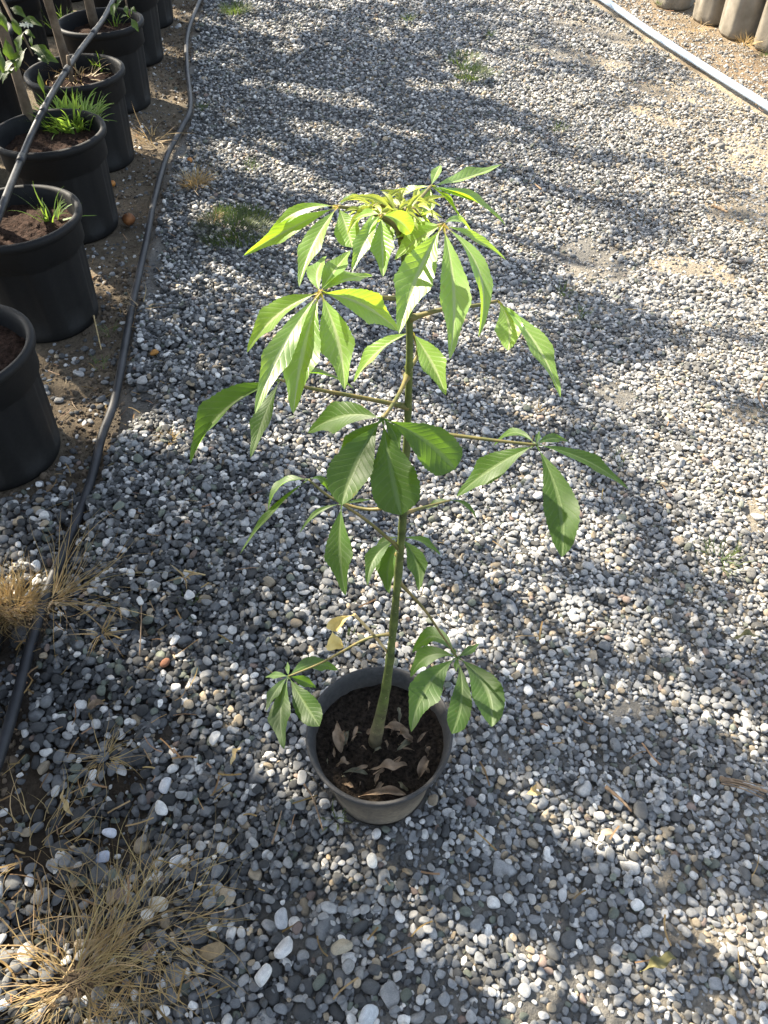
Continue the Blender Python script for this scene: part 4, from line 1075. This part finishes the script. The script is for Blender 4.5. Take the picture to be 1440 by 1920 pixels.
def fast_mesh(name, V, F, mat, parent, uv, cols):
    me = bpy.data.meshes.new(name)
    me.vertices.add(len(V)); me.vertices.foreach_set('co', V.astype(np.float32).ravel())
    me.loops.add(F.size); me.loops.foreach_set('vertex_index', F.astype(np.int32).ravel())
    me.polygons.add(len(F)); me.polygons.foreach_set('loop_start', np.arange(0, F.size, 3, dtype=np.int32)); me.polygons.foreach_set('loop_total', np.full(len(F), 3, np.int32))
    me.update(calc_edges=True)
    me.uv_layers.new(name='UVMap').data.foreach_set('uv', uv[F.ravel()].astype(np.float32).ravel())
    c4 = np.ones((len(V), 4), np.float32); c4[:, :3] = cols
    me.color_attributes.new('tint', 'FLOAT_COLOR', 'POINT').data.foreach_set('color', c4.ravel())
    me.materials.append(mat)
    o = bpy.data.objects.new(name, me); COL.objects.link(o); o.parent = parent
    return o
def crown_points(c, rad, n, seed, clumps=60, tight=.13):
    r = np.random.default_rng(seed)
    u = r.normal(size=(clumps, 3)); u /= np.linalg.norm(u, axis=1)[:, None]
    cc = u * (r.random(clumps) ** .4)[:, None]
    k = r.integers(0, clumps, n)
    q = cc[k] + r.normal(0, tight, (n, 3))
    return np.array(c) + q * np.array(rad)

def tree(name, base, z0, crown_c, crown_r, nleaf, size, trunk_r, mats, label, cat, group, seed, trunk_px=None, square=False):
    root = tag(empty(name, base), label, cat, group)
    b = np.array(base, float); r = np.random.default_rng(seed)
    top = np.array(crown_c) - b
    pts = np.array([(0, 0, z0), (r.normal(0, .008), r.normal(0, .008), z0 + (top[2] - z0) * .3), (top[0] * .4, top[1] * .4, z0 + (top[2] - z0) * .65), (top[0], top[1], top[2] + crown_r[2] * .3)])
    P = smooth_path(pts, 26)
    V, F = tube(P, np.linspace(trunk_r, trunk_r * .45, 26) * (1 + .06 * np.sin(np.arange(26) * 1.3)), 10)
    mesh_obj('trunk', V, F, mats[0], root)
    for k in range(6):
        a = r.uniform(0, 6.283); s = P[int(r.integers(13, 22))]
        e = top + np.array([math.cos(a) * crown_r[0], math.sin(a) * crown_r[1], r.uniform(-.2, .7) * crown_r[2]]) * .75
        mid = (s + e) / 2 + (0, 0, .08)
        limb = smooth_path([s, mid, e], 10)
        x, y, dep = proj(limb + b)
        if ((dep > 0) & (x > -30) & (x < 1470) & (y > -30) & (y < 1950)).any(): continue
        V, F = tube(limb, np.linspace(trunk_r * .5, trunk_r * .12, 10), 6)
        mesh_obj('limb', V, F, mats[0], root)
    pts = crown_points(crown_c, crown_r, nleaf, seed)
    pts = pts[pts[:, 2] > .55]
    V, F, uv, cols = leaf_cloud(pts - b, size, seed + 1, base=b)
    fast_mesh('crown', V, F, mats[1], root, uv, cols)
    return root
GRP = 'young citrus trees in the big pots'
CL = ['citrus tree in the front-most pot, its crown above the picture', 'citrus tree in the second pot from the front', 'citrus tree with white blossom in the third pot, flat stake-like trunk', 'citrus tree in the fourth pot, pale trunk beside a cut stub', 'citrus tree in the fifth pot, thick trunk and a leafy twig', 'citrus tree in the sixth pot from the front', 'citrus tree in the seventh pot from the front', 'citrus tree in the farthest front-row pot', 'citrus tree in the pot beside the photographer', 'citrus tree in the pot at the photographer\'s feet', 'unseen citrus tree added in the pot behind the photographer']
TB = [(-1.20, 1.52), (-1.27, 2.2), tuple(gz(62, 243, .30)[:2]), tuple(gz(132, 142, .30)[:2]), tuple(gz(178, 52, .30)[:2]), (-1.37, 4.6), (-1.43, 5.2), (-1.49, 5.85), (-1.0, .84), (-.97, .22), (-.93, -.4)]  # last two trees are unseen, added to darken the lower left
trees = []
for k, (x, y) in enumerate(TB):
    r = np.random.default_rng(70 + k)
    cz = r.uniform(1.55, 1.95); cx_ = x + r.normal(-.08, .05); 
    trees.append(tree('citrus_tree', (x, y, 0), .285, (cx_, y + r.normal(0, .06), cz), (.52, .52, .72), 4200, .085, .019 if k != 4 else .022, (WOOD, CITRUS), CL[k], 'tree', GRP, 200 + k))
GRP2 = 'young citrus trees in the second row of pots'
for k, (x, y) in enumerate(POTS2):
    r = np.random.default_rng(90 + k)
    tree('citrus_tree', (x, y, 0), .285, (x, y, r.uniform(1.9, 2.3)), (.55, .55, .9), 4200, .085, .018, (WOOD, CITRUS), ['nearest', 'second', 'third', 'fourth', 'fifth', 'farthest'][k] + ' citrus tree of the second pot row', 'tree', GRP2, 300 + k)
GRP3 = 'unseen tall shade trees behind the pot rows'
for k, (x, y, cz, rz) in enumerate([(-2.9, 1.3, 3.0, 1.2), (-3.0, 2.9, 3.2, 1.4), (-3.1, 4.4, 3.3, 1.5), (-3.2, 6.0, 3.6, 1.7), (-3.3, 7.6, 3.8, 1.8), (-3.3, 9.2, 4.0, 1.9), (-3.4, 10.8, 4.2, 2.0), (-3.4, 12.4, 4.4, 2.1), (-5.4, 5.2, 5.6, 2.0), (-5.4, 7.6, 5.8, 2.0), (-5.4, 10.0, 6.0, 2.2)]):
    tree('unseen_tree', (x, y, 0), -.02, (x, y, cz), (1.0, 1.0, rz), 5600, .10, .05, (WOOD, FARLEAF), 'unseen tall leafy tree behind the rows of charcoal pots, placed for its shade', 'tree', GRP3, 400 + k)  # unseen trees placed to shade the lane, crowns left open toward sun patches

# parts that hang into the picture: leafy twigs, blossom, stub, weeds in the pots
def hang(root, leaves, branch, mat=CITRUS):
    b = np.array(root.location[:])
    P = smooth_path([at(*p) - b for p in branch], 16)
    V, F = tube(P, np.linspace(.006, .002, 16), 7)
    br = mesh_obj('branch', V, F, WOOD, root)
    mb = MB()
    for k, (x0, y0, x1, y1, Y, wr) in enumerate(leaves):
        A = at(x0, y0, Y) - b; B = at(x1, y1, Y - .02) - b; M = (A + B) / 2 + np.array([0, -.004, .008])
        V, F, UV = leaflet_mesh(A, M, B, np.linalg.norm(B - A) * wr, np.array([random.uniform(-.5, .2), -.55, .7]), fold=.25, serr=0, nu=14, nv=4, seed=500 + k + int(x0))
        mb.add(V, F, UV)
    mb.build('leafy_twig', mat, root)
    return br
hang(trees[2], [(20, 30, 45, 75, 2.25, .45), (40, 40, 80, 50, 2.25, .4), (10, 70, 25, 120, 2.22, .5), (30, 75, 45, 110, 2.24, .5), (60, 65, 62, 90, 2.24, .5), (45, 60, 66, 72, 2.25, .4), (50, 90, 30, 135, 2.22, .55), (65, 100, 110, 118, 2.24, .5), (35, 110, 0, 150, 2.2, .5), (70, 110, 92, 120, 2.23, .4), (30, 125, 5, 158, 2.2, .5), (72, 130, 85, 178, 2.22, .32), (0, 20, 15, 60, 2.25, .5), (20, 15, 50, 35, 2.27, .5), (0, 90, 8, 140, 2.2, .5), (55, 88, 100, 112, 2.25, .5), (45, 60, 35, 100, 2.2, .5), (10, 150, 25, 135, 2.2, .5)],
     [(-40, -80, 2.4), (0, -10, 2.32), (25, 40, 2.26), (45, 70, 2.25), (62, 105, 2.24)])
mb = MB()
bb = np.array(trees[2].location[:])
for k in range(8):
    a = k * 2.4; c0 = at(50 + 4 * math.cos(a), 46 + 5 * math.sin(a), 2.23) - bb
    V, F, UV = leaflet_mesh(c0, c0 + np.array([math.cos(a) * .006, -.004, math.sin(a) * .006]), c0 + np.array([math.cos(a) * .014, -.006, math.sin(a) * .014]), .007, np.array([0, -.8, .5]), nu=6, nv=2, serr=0, seed=k)
    mb.add(V, F, UV)
mb.build('blossom', simple('white_petal', (.62, .62, .5), (.75, .75, .62), 30, .6), trees[2])
hang(trees[4], [(215, 5, 214, 35, 2.98, .5), (225, 8, 208, 28, 3.0, .55), (236, 10, 240, 30, 2.98, .55), (246, 20, 256, 24, 3.0, .6), (243, 33, 226, 34, 3.0, .4), (245, 34, 260, 60, 2.96, .5), (232, 0, 220, 12, 3.0, .5), (248, 30, 250, 15, 3.0, .5)],
     [(260, -120, 3.2), (240, -40, 3.08), (236, 0, 3.02), (245, 32, 3.0)])
# cut stub in the fourth pot
b = np.array(trees[3].location[:])
V, F = tube(np.array([at(134, 152, 3.18) - b, at(131, 130, 3.18) - b, at(127, 104, 3.18) - b]), [.010, .009, .006], 7)
mesh_obj('cut_stub', V, F, WOOD, trees[3])
def potweed(name, px, py, z, n, L, lab, mat, seed, flat=.3, wid=.004, sp=.03):
    tuft(name, gz(px, py, z), n, L, lab, 'weed' if mat is GRASS else 'straw tuft', mat, flat, wid, sp, .8, seed, group='weeds growing in the big pots')
potweed('grass_clump', 134, 236, .30, 230, .125, 'bright green grass clump in the third charcoal pot from the front', GRASS, 81, .35, .010, .095)
potweed('grass_clump', 95, 415, .30, 26, .13, 'small green sprig in the second charcoal pot from the front', GRASS, 82, .3, .006, .025)
potweed('grass_clump', 187, 132, .30, 14, .09, 'short green blades in the fourth charcoal pot from the front', GRASS, 83, .2, .005, .03)
potweed('grass_clump', 208, 128, .30, 10, .08, 'few blades near the right rim of the fourth charcoal pot', GRASS, 84, .2, .005, .02)
potweed('grass_clump', 110, 50, .30, 26, .10, 'thin weeds at the left of the fifth charcoal pot', GRASS, 85, .2, .005, .05)
potweed('grass_clump', 218, 50, .30, 12, .09, 'thin weeds at the right of the fifth charcoal pot', GRASS, 86, .2, .005, .03)
potweed('straw_clump', 150, 145, .30, 46, .13, 'dry orange straw in the fourth charcoal pot from the front', STRAW, 87, .6, .004, .07)
potweed('straw_clump', 90, 152, .30, 46, .08, 'sunlit straw at the foot of the trunk in the fourth charcoal pot', STRAW, 88, .6, .004, .07)

# ------------------------------------------------------------------ grow bags
def grow_bag(x, y, h, r0, label, seed):
    rg = np.random.default_rng(seed); ph = rg.uniform(0, 6.28, 5)
    root = tag(empty('grow_bag', (x, y, 0)), label, 'grow bag', 'pale grow bags standing in a row on the right')
    prof = [(0, .003), (r0 * .95, .0), (r0 * 1.01, .015)] + [(r0 * (1.02 + .03 * math.sin(t * 3.1)), .02 + (h - .02) * t) for t in np.linspace(.05, 1, 16)] + [(r0 * .95, h), (r0 * .93, h - .05)]
    def rad(r, z, a):
        t = z / h
        return r * (1 + (.03 + .03 * t) * math.sin(5 * a + ph[0] + 1.5 * t) + (.022 + .04 * t) * math.sin(9 * a + ph[1]) + .018 * math.sin(3 * a + ph[2]) + .02 * t * math.sin(14 * a + ph[3] - 2 * t))
    V, F = lathe(prof, 110, rad); mesh_obj('cloth', V, F, BAG, root)
    soil_disc(r0 * .96, h - .05, .02, 20 + seed, RED_SOIL, root, nr=10, na=40)
    return root
BL = ['shaded pale grow bag at the back of the row by the top edge', 'pale grow bag second from the back of the row', 'pale grow bag in the middle of the row, deep folds down its side', 'pale grow bag cut by the right edge', 'pale grow bag nearest the camera, outside the right edge']
for k, (x, y) in enumerate(BAGS):
    grow_bag(x, y, .42, .118, BL[k], 30 + k)
